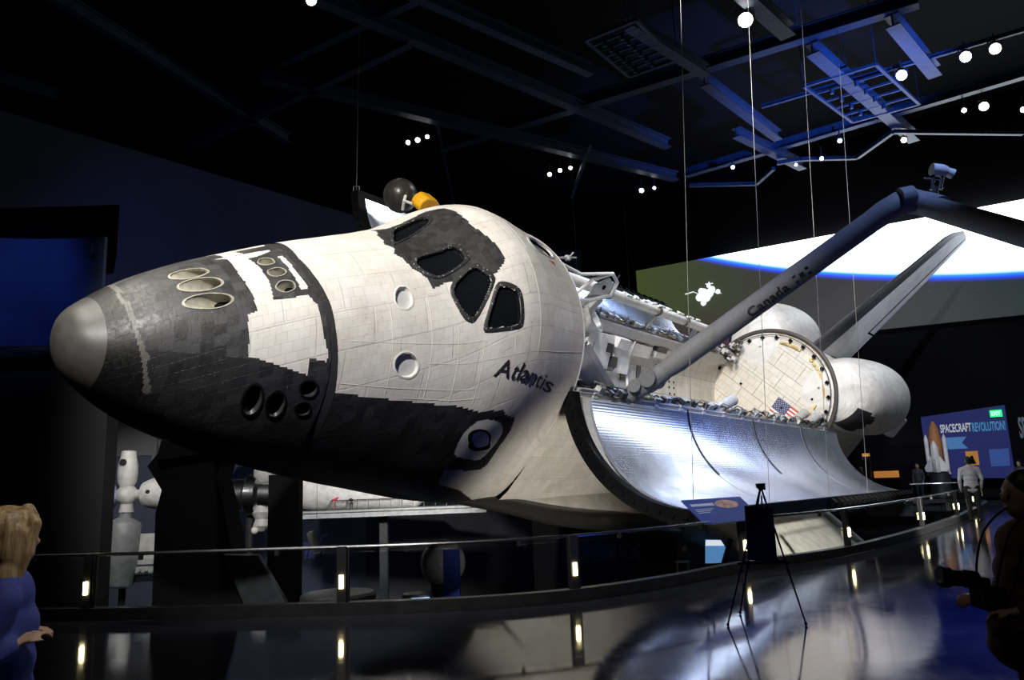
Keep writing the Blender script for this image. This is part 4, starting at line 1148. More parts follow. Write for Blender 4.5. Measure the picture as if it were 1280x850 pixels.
# small spacecraft in the projected picture
m = M(); inw = np.array([-SE[1], SE[0]]) if False else np.array([-.637, -.771])
def sp(u, z, d=.06): z -= .6; q = S0 + SE * u + inw * d; return np.array([q[0], q[1], z])
for (u, z, r) in ((4.9, 13.8, .34), (5.3, 13.75, .3), (4.6, 13.6, .26), (5.1, 13.5, .28), (5.5, 13.95, .24), (4.75, 14.0, .2), (4.85, 13.2, .2), (5.9, 13.75, .16), (5.3, 14.25, .14)):
    m.lathe(sp(u, z), (*inw, 0), [(0, r), (.02, r)], 12)
for a, b in (((3.6, 14.0), (4.2, 14.05)), ((4.2, 14.05), (4.7, 13.75)), ((5.3, 14.0), (5.35, 14.5)), ((5.1, 14.4), (5.6, 14.35)), ((5.5, 13.8), (6.1, 13.6)), ((4.9, 13.4), (4.8, 13.0))):
    m.bar(sp(*a), sp(*b), .09, .03)
ob('spacecraft_image', m, mat('projected_white', (1, 1, 1), .8, emit=(.9, .96, 1), estr=1.2), scr, smooth=False)

# ---------------------------------------------------------------- ceiling steel
def beam(label, a, b, z=17.0, w=.34, h=.42, name='steel_beam', group=None):
    """an I-section girder: two flanges and a web"""
    a = np.array([*a, z], float); b = np.array([*b, z], float)
    m = M(); m.bar(a + [0, 0, h / 2], b + [0, 0, h / 2], w, .05); m.bar(a - [0, 0, h / 2], b - [0, 0, h / 2], w, .05); m.bar(a, b, .05, h)
    return tag(ob(name, m, m_beam, smooth=False), label, 'beam', group or 'steel beams under the ceiling')


def ext(a, b, k0, k1):
    a = np.array(a, float); b = np.array(b, float); return a + (b - a) * k0, a + (b - a) * k1


for lab, a, b, z, w in (
    ('short blue-lit ceiling beam at the top right, rightmost of the bright beams', (13.7, 24.6), (17.17, 28.33), 17, .5),
    ('bright blue-lit ceiling beam running from the long cross beam down to the right of the ladder frame', (11.51, 26.22), (19.44, 34.46), 17, .5),
    ('blue-lit ceiling beam left of the square ladder frame', (8.0, 28.26), (12.72, 33.7), 17, .42),
    ('blue-lit ceiling beam below and left of the ladder frame, meeting a zigzag brace', (10.61, 33.11), (15.2, 37.36), 17, .42),
    ('grey ceiling beam crossing the picture top above the dome of the cockpit', (-4.6, 20.4), (3.4, 27.2), 17, .35),
    ('pale ceiling beam at the top edge beside the largest round lamp', (7.6, 22.3), (10.23, 25.1), 17, .55),
    ('grey ceiling beam crossing behind the tall hanging cable', (4.4, 24.1), (7.9, 27.6), 17, .42),
    ('long dim ceiling beam ending at three small lamps', (-7.4, 20.9), (7.78, 34.57), 17.2, .42),
    ('dim ceiling beam farthest back, ending left of the projection screen', (-9.0, 26.6), (8.9, 38.2), 17, .42),
    ('dark ceiling beam at the upper left above the nose', (-14.2, 20.4), (-9.6, 32.0), 17, .3),
    ('dark ceiling beam sloping up at left centre under the roof', (-14.4, 32.6), (-3.2, 24.7), 17, .3),
    ('dark ceiling beam at the far upper left corner', (-22, 22.5), (-17.2, 27.5), 17, .3)):
    beam(lab, a, b, z, w)
beam('long dark cross beam running over all the blue-lit beams', (-3.0, 34.6), (14.5, 24.25), 17.55, .45, .5)
beam('dark cross beam above the lamps at the far right', (9.5, 38.5), (26.0, 25.6), 17.3, .35, .4)
beam('dim cross beam high over the nose', (-9.0, 27.0), (1.0, 20.6), 17.5, .3, .4)
beam('thin rail carrying the three right-hand lamps', (11.0, 30.6), (22.0, 23.4), 16.95, .12, .12, 'lighting_rail')


def brace(label, pts, z=16.62, r=.11):
    m = M()
    for a, b in zip(pts[:-1], pts[1:]): m.bar([*a, z], [*b, z], r * 1.6, r * 1.6)
    return tag(ob('zigzag_brace', m, m_beam, smooth=False), label, 'brace')


brace('zigzag roof brace at the right, under the ladder frame', [(13.4, 36.0), (14.46, 35.63), (17.23, 35.7), (17.66, 32.9), (24.0, 33.6)])
brace('zigzag roof brace left of the right-hand one', [(9.47, 37.94), (13.0, 38.1), (13.25, 36.1)], 16.4)
m = M(); m.bar((-2.89, 30.79, 17), (-2.66, 37.0, 15.4), .12, .12)
tag(ob('roof_strut', m, m_beam, smooth=False), 'thin pale slanting strut behind the dish antenna', 'strut')
m = M(); m.bar((4.0, 33.8, 17), (3.2, 36.5, 15.4), .14, .14)
tag(ob('roof_strut', m, m_beam, smooth=False), 'dark slanting strut under the ceiling right of the cockpit roof', 'strut')


def ladder(label, o, du, dv, nu, z=16.8):
    o = np.array([*o, z]); du = np.array([*du, 0.]); dv = np.array([*dv, 0.])
    t = thing('lighting_grid', label, 'lighting grid', tuple(o))
    m = M()
    for k in (0, 1): m.bar(dv * k, du + dv * k, .12, .12)
    for k in (0, 1): m.bar(du * k, du * k + dv, .12, .12)
    ob('frame', m, m_beam, t, smooth=False)
    m = M()
    for k in range(1, nu):
        m.bar(du * k / nu, du * k / nu + dv, .07, .09)
        for q in (.25, .6): m.box(du * k / nu + dv * q + [0, 0, -.12], (.12, .12, .2))
    ob('rungs', m, m_beam, t, smooth=False)
    m = M()
    pass
    for k in (0, 1):
        for q in (0, 1): m = M(); m.bar(du * k + dv * q, du * k + dv * q + [0, 0, 21 - z], .03, .03, (1, 0, 0)); ob('hanger_rod', m, m_beam, t, smooth=False)


ladder('square ladder-like lighting frame between the blue beams', (12.1, 28.7), (3.4, 3.4), (2.2, -1.5), 5)
ladder('dark ladder-like lighting frame at top centre', (3.0, 24.8), (1.9, 2.6), (1.6, -1.1), 7)
ladder('large faint lighting frame at the top edge, left of the tall cable', (5.0, 20.2), (2.6, 2.2), (-2.2, 1.6), 4, 18.2)

# round spotlights on the ceiling
LP = [((-5.8, 21.51), .17, 'single ceiling spotlight at the top edge, over the nose'),
      ((8.2, 23.47), .25, 'large round ceiling spotlight left of the pale top beam'),
      ((15.42, 27.56), .20, 'round ceiling spotlight, lowest and leftmost of the three big ones at right'),
      ((17.22, 26.38), .20, 'round ceiling spotlight, middle of the three big ones at right'),
      ((18.02, 25.89), .20, 'round ceiling spotlight, uppermost and rightmost of the three big ones'),
      ((20.33, 30.47), .19, 'round ceiling spotlight below the big three, at the far right'),
      ((19.66, 30.77), .10, 'small ceiling spotlight just left of a larger one at far right'),
      ((18.47, 33.57), .13, 'small ceiling spotlight at the lower end of the bright blue beam'),
      ((15.43, 33.38), .10, 'small ceiling spotlight beneath the square ladder frame'),
      ((15.35, 35.34), .09, 'small ceiling spotlight at the end of the beam with a zigzag brace'),
      ((11.22, 36.01), .09, 'small ceiling spotlight in the dark gap left of the zigzag braces'),
      ((14.34, 36.01), .07, 'tiny ceiling spotlight beside the corner of the zigzag brace'),
      ((-4.24, 31.81), .10, 'leftmost of three small lamps in a row above the dish antenna'),
      ((-3.79, 31.61), .11, 'middle of three small lamps in a row above the dish antenna'),
      ((-3.34, 31.33), .09, 'rightmost of three small lamps in a row above the dish antenna'),
      ((2.17, 36.03), .10, 'leftmost of three small lamps in a row above the cockpit roof'),
      ((2.66, 35.58), .10, 'middle of three small lamps in a row above the cockpit roof'),
      ((3.15, 35.33), .09, 'rightmost of three small lamps in a row above the cockpit roof'),
      ((7.13, 38.67), .12, 'small lamp left of a fainter one, beside the tall hanging cable'),
      ((7.76, 38.39), .08, 'faint small lamp just right of the tall hanging cable base'),
      ((22.28, 30.91), .12, 'small ceiling spotlight cut by the right edge of the picture')]
aim = np.array([1.0, 6.0, 2.0])
for (x, y), r, lab in LP:
    c = np.array([x, y, 16.5]); d = aim - c; d /= np.linalg.norm(d)
    t = thing('ceiling_spotlight', lab, 'spotlight', tuple(c), 0, 'round spotlights on the ceiling')
    m = M(); m.lathe(-d * r * 2.2, d, [(0, r * .6), (.02, r * .8), (r * 2.0, r * 1.08), (r * 2.25, r * 1.12), (r * 2.25, r * 1.02)], 20)
    m.tube([(0, 0, r * .4), (0, 0, .62)], .03, 8); m.bar((-r * 1.2, 0, 0), (-r * 1.2, 0, r * 1.4), .03, .04, (1, 0, 0)); m.bar((r * 1.2, 0, 0), (r * 1.2, 0, r * 1.4), .03, .04, (1, 0, 0)); m.bar((-r * 1.2, 0, r * 1.4), (r * 1.2, 0, r * 1.4), .04, .03)
    ob('housing', m, m_lampcan, t)
    m = M(); m.lathe(d * r * .02, d, [(0, r), (r * .1, r * .8), (r * .14, .01)], 20); ob('lens', m, m_lamp, t)

# cables that carry the open doors
for lab, X, k in (('tall hanging cable, longest and leftmost, down to the forward corner of the open door', 590, .95), ('hanging cable to the open door, second from the forward corner', 735, .99),
                  ('hanging cable to the open door, third from the forward corner', 920, .99), ('hanging cable to the open door, nearest the tail', 1090, .99)):
    y, z = door_pt(-1, k, 0); p = OW((X, y, z)); m = M()
    m.tube([p, p + [.9, 0, 17.4 - p[2]]], .007, 6); m.box(p + [0, 0, .08], (.06, .06, .16))
    tag(ob('suspension_cable', m, m_wire), lab, 'cable', 'thin hanging steel cables')
y, z = door_pt(1, 1.0, 0); p = OW((575, y, z)); m = M(); m.tube([p, p + [.15, 0, 17.6 - p[2]]], .006, 6)
m.tube([p + [-.08, 0, .02], p + [.08, 0, .02], p + [.08, 0, .3], p + [-.08, 0, .3], p + [-.08, 0, .02]], .015, 6)
tag(ob('suspension_cable', m, m_wire), 'thin hanging cable to the upper corner of the far door, above the nose', 'cable', 'thin hanging steel cables')
for lab, x, y in (('faint vertical cable against the dark wall left of the screen', 3.3, 36.5), ('faint vertical cable just left of the screen edge', 7.0, 44.0)):
    m = M(); m.tube([(x, y, 6.5), (x, y, 17.5)], .008, 5); tag(ob('suspension_cable', m, m_wire), lab, 'cable', 'thin hanging steel cables')

# ---------------------------------------------------------------- left: curved banner over a dark wall
bn = thing('curved_banner', 'tall curved panel washed in blue light at the left edge behind the nose', 'banner', (-9.4, 17.1, 4.95))
o_ = np.array([-9.4, 17.1, 4.95])
arc = [np.array([-9.28 - 4.2 * t, 17.0 + .35 * math.sin(PI * t) - .2 * t]) for t in np.linspace(0, 1, 24)]
m = M(); rings = [[np.array([*p, 5.05 + .1 * t]) - o_, np.array([*p, 7.55 + .22 * t]) - o_, np.array([*(p + [0, .12]), 7.55 + .22 * t]) - o_, np.array([*(p + [0, .12]), 5.05 + .1 * t]) - o_] for p, t in zip(arc, np.linspace(0, 1, 24))]
m.loft(rings); ob('panel', m, mat('banner_blue', (.07, .11, .26), .55, 0, .3, .8), bn, ang=40)
m = M(); m.prism([(-9.25, 17.5), (-13.6, 17.4), (-13.6, 19.2), (-10.2, 19.2)], 7.3, 8.5, lambda u, v, d: np.array([u, v, d]) - o_); ob('hood', m, m_black, bn)
m = M(); m.box(np.array([-9.55, 16.9, 7.2]) - o_, (.1, .1, .2)); ob('fixture', m, m_steel, bn)
m = M(); m.box((-11.5, 17.5, -.4), (4.75, .5, 10.4)); m.box((-11.5, 17.3, 4.86), (4.6, .7, .14))
struct(ob('wall_banner', m, mat('grey_black_wall', (.045, .045, .05), .6, 0, .12, 1), smooth=False))

# pedestal that carries the nose
ped = thing('support_pedestal', 'massive black pedestal under the nose with a slanted grey leg', 'pedestal', (-6.3, 16.3, -6.0))
o_ = np.array([-6.3, 16.3, -6.0])
pf = lambda u, v, d: np.array([u, d, v]) - o_
m = M(); m.prism([(-7.2, 2.2), (-6.9, 1.73), (-7.0, 1.3), (-6.95, -6), (-4.9, -6), (-5.25, -.64), (-5.72, 1.48), (-5.85, 1.95), (-5.7, 2.4), (-5.9, 2.75), (-6.8, 2.7)], 15.2, 16.0, pf); ob('pylon', m, m_pedestal, ped)
m = M(); m.prism([(-5.6, .5), (-4.95, .46), (-4.2, -.75), (-2.9, -6), (-4.2, -6), (-5.1, -.64)], 15.0, 15.19, pf); ob('leg', m, m_dark, ped, bevel=.02)
m = M(); m.prism([(-6.9, 2.7), (-5.8, 2.8), (-5.6, 2.45), (-7.0, 2.3)], 15.1, 16.1, pf); ob('saddle', m, m_pedestal, ped)
for k in range(4):
    m = M(); m.lathe(np.array([-6.1 + .12 * k, 15.09, 2.6 - .06 * k]) - o_, (0, -1, 0), [(0, .03), (.03, .03)], 8); ob('bolt', m, m_dark, ped)
m = M(); m.box((-6.2, 21, -2.0), (.78, .5, 8.1)); struct(ob('trim_column', m, m_blackwall, smooth=False))
m = M(); m.box((-1.55, 18, -3.0), (.36, .3, 6.4)); struct(ob('trim_post', m, m_blue, smooth=False))
m = M(); m.box((-11.0, 23.6, 3.5), (3.4, .2, 1.3)); m.box((-10.9, 23.5, 3.2), (.14, .2, 1.9)); struct(ob('trim_panel', m, mat('grey_wall_panel', (.10, .10, .11), .7), smooth=False))

# station model hanging in the pit
m_st = mat('station_white', (.62, .62, .6), .45, 0, .2, 5); m_stg = mat('station_grey', (.3, .31, .32), .5, .2, .25, 6)
st = thing('station_model', 'white space station model with crossed modules below the nose, left of the black pedestal', 'model', (-11.2, 22.5, -.8))
o_ = np.array([-11.2, 22.5, -.8]); q = lambda *p: np.array(p, float) - o_
m = M(); m.lathe(q(-11.22, 22.5, 1.95), (.02, 0, 1), [(-.1, .16), (0, .2), (.1, .26), (.35, .28), (.6, .27), (.8, .22), (.98, .2), (1.0, .1)], 22); ob('upper_module', m, m_st, st)
m = M(); m.ball(q(-11.2, 22.5, 1.68), .3, 20, 12); m.lathe(q(-11.2, 22.5, 1.3), (0, 0, 1), [(-.1, .2), (.1, .17), (.3, .2)], 18); ob('node_sphere', m, m_st, st)
m = M(); m.lathe(q(-10.95, 22.5, 1.68), (1, 0, .03), [(0, .12), (.15, .16), (.25, .34), (.5, .44), (.9, .46), (1.5, .42), (1.55, .2)], 24); ob('right_module', m, m_st, st)
m = M(); m.lathe(q(-11.45, 22.5, 1.66), (-1, 0, -.02), [(0, .14), (.1, .2), (.2, .38), (.36, .44), (.4, .34), (.9, .36), (1.6, .36), (1.62, .1)], 24); ob('left_module', m, mat('blue_white_module', (.35, .4, .6), .5, 0, .2, 4), st)
m = M(); m.lathe(q(-11.22, 22.5, 1.2), (-.06, 0, -1), [(0, .16), (.15, .18), (.28, .42), (.36, .46), (.9, .45), (1.5, .44), (2.0, .4), (2.05, .2)], 26); ob('lower_module', m, m_stg, st)
m = M(); m.box(q(-10.5, 22.7, .15), (.78, .06, .85)); m.box(q(-10.5, 22.7, -.42), (.85, .2, .16))
for k in range(4): m.box(q(-10.78 + .2 * k, 22.58, -.42), (.1, .05, .08))
ob('side_panel', m, m_st, st)
m = M(); m.bar(q(-12, 22.9, -.7), q(-9.8, 22.6, -.62), .1, .2); m.tube([q(-11.25, 22.6, -.9), q(-11.25, 22.6, -5.2)], .1, 8); ob('stand', m, m_dark, st)
m = M(); m.tube([q(-11.22, 22.23, 2.6), q(-11.22, 22.19, 2.6)], .1, 14); m.tube([q(-10.4, 22.06, 1.75), q(-10.4, 22.03, 1.75)], .06, 10); ob('portholes', m, m_dark, st)
# grey capsule-like module between pedestal and column
cp = thing('docking_module', 'silver docking module with small round port between the pedestal and the dark column', 'model', (-8.0, 24, .4))
o_ = np.array([-8.0, 24, .4]); q = lambda *p: np.array(p, float) - o_
m = M(); m.lathe(q(-9.2, 24, 1.6), (1, 0, -.05), [(0, .2), (.05, .42), (.5, .46), (.9, .5), (1.0, .62), (1.3, .62), (1.4, .5), (2.2, .5), (2.3, .2)], 26); ob('body', m, m_steel, cp)
m = M(); m.ball(q(-7.7, 23.9, 2.2), .34, 16, 10); ob('upper_dome', m, m_st, cp); m = M(); m.lathe(q(-7.75, 23.9, 1.2), (0, -.1, -1), [(0, .3), (.2, .32), (.4, .2), (.6, .26), (.75, .1)], 16); ob('port', m, m_st, cp)
m = M(); m.ball(q(-7.9, 23.7, .5), .12, 12, 8); ob('round_lamp', m, m_white, cp); m = M(); m.box(q(-8.75, 23.5, 1.95), (.2, .06, .2)); ob('yellow_marking', m, m_yellow, cp)
m = M(); m.tube([q(-8.2, 24.1, 1.2), q(-8.2, 24.1, -6.4)], .12, 8); ob('stand', m, m_dark, cp)
# bright white module with visitors in front of it
md = thing('station_hull', 'long bright white cylindrical station hull seen under the nose', 'model', (-4.0, 30.2, .9))
o_ = np.array([-4.0, 30.2, .9]); q = lambda *p: np.array(p, float) - o_
m = M(); m.lathe(q(-8.6, 30.6, 1.95), (1, 0, -.02), [(0, .5), (.1, 1.0), (.8, 1.1), (4.6, 1.1), (4.8, .95), (5.0, .8), (7.4, .62), (7.5, .3)], 32); ob('hull', m, m_st, md)
m = M(); m.box(q(-5.0, 30.4, .78), (7.6, 1.6, .1)); m.box(q(-5.0, 29.65, .66), (7.6, .1, .2)); ob('deck', m, m_stg, md)
m = M()
for k in range(14): m.tube([q(-6.9 + .42 * k, 29.65, .83), q(-6.9 + .42 * k, 29.65, 1.2)], .012, 5)
m.tube([q(-6.9, 29.65, 1.2), q(-1.3, 29.65, 1.2)], .014, 6); ob('deck_rail', m, m_steel, md)
m = M(); m.box(q(-5.2, 30.5, -2.6), (.3, .3, 6.8)); ob('deck_post', m, m_dark, md)
m = M(); m.box(q(-5.1, 29.52, 1.6), (.32, .05, .26)); ob('red_marking', m, m_red, md)
# small satellite with blue panels
sa = thing('satellite_model', 'small satellite model with blue solar panels hanging below the dark column', 'model', (-4.65, 18, .4))
m = M(); m.lathe((-.1, 0, .3), (.35, 0, -1), [(0, .04), (.02, .09), (.5, .09), (.52, .04)], 14); ob('body', m, m_stg, sa)
m = M(); R = np.array([[.8, 0, .6], [0, 1, 0], [-.6, 0, .8]]); m.box((.1, .05, -.02), (.05, .02, .62), R); m.box((-.12, .06, -.05), (.34, .02, .05), R)
for k in range(5): m.bar((-.22 + .09 * k, .04, -.3), (-.1 + .09 * k, .04, .22), .02, .05)
ob('solar_panels', m, mat('blue_cells', (.1, .12, .4), .35, .2), sa)
m = M(); m.tube([(.05, 0, .2), (.05, 0, 1.6)], .006, 5); m.tube([(.1, 0, .05), (.28, 0, .25)], .012, 6); ob('hanger', m, m_wire, sa)

# low plinths, lower wall and lettering in the pit
for lab, c, d, cl in (('low pale curved plinth left of a rail post, lit blue on its edge', (-4.2, 18.4, -3.3), (1.7, .9, 5.3), m_stg), ('low plinth with a bright lit edge just right of the other plinth', (-2.35, 18.2, -3.5), (.72, .6, 5.24), m_stg)):
    t = thing('plinth', lab, 'plinth', (c[0], c[1], -6))
    m = M(); m.lathe((0, 0, 0), (0, 0, 1), [(0, d[0] * .5), (d[2] - .06, d[0] * .5), (d[2], d[0] * .47)], 36); ob('base', m, cl, t, bevel=.01)
    m = M(); m.box((.1, -d[0] * .46, d[2] - .1), (.42, .1, .08)); ob('lit_edge', m, mat('edge_glow', (.8, .9, 1), .4, emit=(.6, .75, 1), estr=2.2), t, bevel=.02)  # emissive block put in for the lit edge of the plinth
gl = thing('globe_display', 'dim grey globe-like display behind the glass, left of a blue post', 'display', (-1.9, 19.6, -6))
m = M(); m.ball((0, 0, 5.75), .55, 24, 16); ob('globe', m, m_stg, gl); m = M(); m.lathe((0, 0, 0), (0, 0, 1), [(0, .5), (4.9, .34), (5.3, .3)], 20); ob('stand', m, m_dark, gl)
m = M(); m.box((3.2, 30.4, -2.6), (5.4, .25, 6.8)); lw = thing('lettered_wall', 'dark display wall with faint grey capital letters below the wing', 'wall', (3.2, 30.4, -6)); o_ = np.array([3.2, 30.4, -6.0])
m.v = [tuple(np.array(v) - o_) for v in m.v]; ob('panel', m, m_pit, lw, smooth=False)


def sign_text(s, origin, ux, up, height, mt, parent, bold=.015, width=None, o0=np.zeros(3), name='lettering'):
    vs, fs = text_mesh(s, 1.0, bold); k = height / .72; kx = k if width is None else width / vs[:, 0].max()
    ux = np.array(ux, float); up = np.array(up, float); m = M()
    m.v = [tuple(np.array(origin) - o0 + ux * q[0] * kx + up * q[1] * k) for q in vs]; m.f = [list(f) for f in fs]; m.mi = [0] * len(fs)
    return ob(name, m, mt, parent, smooth=False, recalc=False)


sign_text('WELCOME HOME', (2.35, 30.25, -1.45), (1, 0, .01), (0, 0, 1), .62, mat('dim_letters', (.16, .17, .19), .6), lw, width=2.2, o0=o_)
# lit doorway and a desk at the lower level
dw = thing('lit_doorway', 'small pale blue lit display window at the lower level under the wing', 'display', (5.4, 22.3, -6))
m = M(); m.prism([(-.25, 5.2), (.18, 5.2), (.34, 5.62), (.22, 5.82), (-.2, 5.84)], 0, .05, lambda u, v, d: (u, d, v)); ob('glowing_panel', m, mat('blue_glow', (.1, .25, .5), .5, emit=(.12, .3, .6), estr=.8), dw, smooth=False)
m = M(); m.prism([(-.22, 5.68), (.3, 5.66), (.22, 5.81), (-.19, 5.83)], -.02, 0, lambda u, v, d: (u, d, v)); ob('bright_strip', m, mat('white_glow', (.8, .8, .8), .5, emit=(.9, .95, 1), estr=.9), dw, smooth=False)
m = M(); m.box((0, .15, 2.5), (1.0, .15, 5.0)); m.bar((.25, -.02, 5.1), (.5, -.02, 5.85), .12, .06, (0, 1, 0)); ob('frame', m, m_blackwall, dw)
dk = thing('desk', 'small grey lectern desk at the lower level beside a person', 'desk', (4.45, 22.0, -2.0))
m = M(); m.box((0, 0, 1.3), (.34, .4, .03)); m.tube([(-.15, 0, 0), (-.15, 0, 1.3)], .02, 8); m.tube([(.15, 0, 0), (.15, 0, 1.3)], .02, 8); ob('top', m, m_lgrey, dk)
m = M(); m.box((4.9, 22.6, -4.05), (2.4, 2.0, 4.1)); struct(ob('trim_lower_deck', m, m_pit, smooth=False))

# ---------------------------------------------------------------- easel, its board and the reading panel on the rail
ea = thing('easel', 'slender black tripod easel on the walkway in front of the guard rail', 'easel', (2.62, 8.8, 0))
o_ = np.array([2.62, 8.8, 0]); ap = np.array([2.72, 8.82, 1.47]) - o_
for name, e in (('leg', (2.22, 8.8, 0)), ('leg', (3.02, 8.68, 0)), ('leg', (2.55, 9.5, 0))):
    m = M(); e = np.array(e) - o_; m.tube([ap + (e - ap) * .02, e * [1, 1, 0] + [0, 0, .02]], [.011, .009], 8); m.ball(e + [0, 0, .018], .018, 8, 6); k = ap + (e - ap) * .6; m.tube([k, k + (e - ap) * .03], .017, 8); ob(name, m, m_black, ea)
m = M(); m.box(ap + [0, 0, .01], (.09, .06, .05)); m.tube([ap + [-.03, 0, -.02], ap + [.05, 0, -.02]], .018, 8); ob('head', m, m_black, ea)
m = M(); m.tube([np.array([2.36, 8.72, .66]) - o_, np.array([2.90, 8.62, .66]) - o_], .012, 8); m.box(np.array([2.45, 8.69, .68]) - o_, (.04, .1, .03)); m.box(np.array([2.8, 8.63, .68]) - o_, (.04, .1, .03)); m.tube([ap + [0, 0, -.1], np.array([2.63, 8.67, .66]) - o_], .009, 8); ob('ledge', m, m_black, ea)
m = M(); fb_ = lambda u, v, d: np.array([2.62 + u * .985, 8.66 - u * .12 + d + (v - .7) * .13, v])
m.prism([(-.16, .70), (.15, .665), (.18, 1.24), (-.12, 1.27)], 0, .015, fb_)
bd = tag(ob('notice_board', m, mat('black_board', (.012, .012, .014), .35), smooth=False), 'black notice board standing on the tripod easel', 'board')
rp_ = thing('reading_panel', 'tilted dark blue information panel mounted outside the guard rail behind the easel', 'sign', (3.4, 13.5, .84)); o_ = np.array([3.4, 13.5, .84])
pu = np.array([.80, .60, 0]); pv = np.array([-.28, .38, .38]); pn = np.cross(pu, pv); pn /= np.linalg.norm(pn); P0_ = np.array([3.0, 12.8, .84]) - o_
pp = lambda u, v, d: P0_ + pu * u + pv * v + pn * d
m = M(); m.prism([(0, 0), (1.55, 0), (1.55, 1), (0, 1)], -.02, 0, pp); ob('panel', m, mat('panel_blue', (.03, .06, .3), .4, 0, .1, 5), rp_, smooth=False)
m = M()
for v, u1 in ((.74, .62), (.69, .62)): pass
for k in range(9): m.prism([(.1 + k * .065, .7), (.1 + k * .065 + .045, .7), (.1 + k * .065 + .045, .8), (.1 + k * .065, .8)], 0, .004, pp)
for k in range(3): m.prism([(.1, .56 - .07 * k), (.55 - .08 * k, .56 - .07 * k), (.55 - .08 * k, .585 - .07 * k), (.1, .585 - .07 * k)], 0, .004, pp)
ob('printed_lines', m, mat('pale_print', (.45, .5, .65), .6), rp_, smooth=False)
m = M(); m.prism([(1.0 + .3 * math.cos(a), .72 + .18 * math.sin(a)) for a in np.linspace(0, 2 * PI, 20, endpoint=False)], 0, .004, pp); ob('printed_picture', m, mat('print_picture', (.45, .3, .3), .6, 0, .5, 9), rp_, smooth=False)
m = M(); m.tube([pp(.3, .5, -.02), pp(.3, .1, -.3)], .02, 8); m.tube([pp(1.2, .5, -.02), pp(1.2, .1, -.3)], .02, 8); ob('bracket', m, m_post, rp_)

# ---------------------------------------------------------------- far right: exhibits under the screen
SR = lambda u, z, d=0.0: np.array([*(S0 + SE * u + np.array([-.637, -.771]) * d), z])
bs = thing('exhibit_banner', 'large deep blue exhibit wall sign with white and light blue title at the far right', 'sign', tuple(SR(18.8, 0, .3))); o_ = SR(18.8, 0, .3)
se3 = np.array([*SE, 0]); nf = np.array([-.637, -.771, 0])
bq = lambda u, z, d: SR(u, z, .3 + d) - o_
m = M(); m.prism([(16.7, 1.0), (20.55, .9), (20.55, 4.5), (16.7, 4.2)], -.2, 0, bq); ob('panel', m, mat('banner_panel_blue', (.012, .02, .17), .5, emit=(.01, .015, .1), estr=.25), bs, smooth=False)  # slight emission added to the sign's parts so they show in the dark
wl = mat('white_letters', (.8, .8, .8), .5, emit=(.7, .7, .72), estr=.2); cy = mat('cyan_letters', (.1, .4, .7), .5, emit=(.08, .35, .65), estr=.2)
sign_text('SPACECRAFT', bq(17.55, 3.32, .03), se3, (0, 0, 1), .42, wl, bs, .03, 1.42)
sign_text('REVOLUTION!', bq(19.0, 3.28, .03), se3, (0, 0, 1), .45, cy, bs, .03, 1.46, name='lettering')
m = M(); m.prism([(17.55, 2.45), (18.7, 2.45), (18.45, 2.75), (18.7, 3.05), (17.55, 3.05)], 0, .03, bq); ob('ribbon', m, mat('ribbon_blue', (.1, .3, .6), .5, emit=(.08, .24, .5), estr=.22), bs, smooth=False)
sign_text('THE SPACE AGE', bq(17.65, 2.78, .04), se3, (0, 0, 1), .1, wl, bs, .01, .75) if False else None
m = M(); m.box((0, 0, 0), (1, 1, 1)); m = M(); m.prism([(18.55, 1.6), (19.1, 1.6), (19.1, 2.3), (18.55, 2.3)], 0, .05, bq); ob('orange_poster', m, mat('orange_print', (.7, .3, .05), .5, emit=(.6, .25, .03), estr=.22), bs, smooth=False)
m = M(); m.ball(bq(18.83, 1.9, .06), (.16, .03, .18), 10, 8); m.prism([(18.68, 1.66), (18.98, 1.66), (18.9, 1.9), (18.76, 1.9)], .05, .07, bq); ob('poster_figure', m, m_black, bs)
m = M(); m.prism([(19.6, 1.5), (20.4, 1.5), (20.45, 2.35), (19.6, 2.35)], 0, .03, bq); ob('light_blue_block', m, mat('block_blue', (.06, .14, .45), .5, emit=(.03, .08, .3), estr=.22), bs, smooth=False)
ex = thing('exit_sign', 'small glowing green exit sign at the top corner of the blue exhibit wall', 'sign', tuple(SR(20.15, 4.1, .45))); o2_ = SR(20.15, 4.1, .45)
m = M(); m.prism([(-.26, -.17), (.26, -.17), (.26, .17), (-.26, .17)], -.08, 0, lambda u, z, d: se3 * u + np.array([0, 0, z]) + nf * d); ob('case', m, mat('exit_green', (.02, .6, .15), .4, emit=(.03, .8, .22), estr=1.3), ex, smooth=False)
sign_text('EXIT', se3 * -.2 + np.array([0, 0, -.1]) + nf * .01, se3, (0, 0, 1), .2, mat('exit_white', (.8, 1, .8), .5, emit=(.6, 1, .7), estr=1.2), ex, .02, .4)
# lettered dark wall further right
s2 = thing('lettered_wall', 'black wall with large dim grey capital letters at the right edge', 'sign', tuple(SR(22.2, 0, .25))); o_ = SR(22.2, 0, .25)
bq2 = lambda u, z, d: SR(u, z, .25 + d) - o_
m = M(); m.prism([(20.7, 0), (27, 0), (27, 5.2), (20.7, 5.2)], -.15, 0, bq2); ob('panel', m, m_blackwall, s2, smooth=False)
sign_text('SPACE', bq2(21.0, 2.85, .03), se3, (0, 0, 1), 1.0, mat('dim_grey_letters', (.25, .3, .32), .6), s2, .03, .95)
sign_text('S', bq2(22.15, 2.85, .03), se3, (0, 0, 1), 1.0, mat('pale_letters', (.5, .5, .5), .6, emit=(.5, .5, .5), estr=.12), s2, .05, .4)
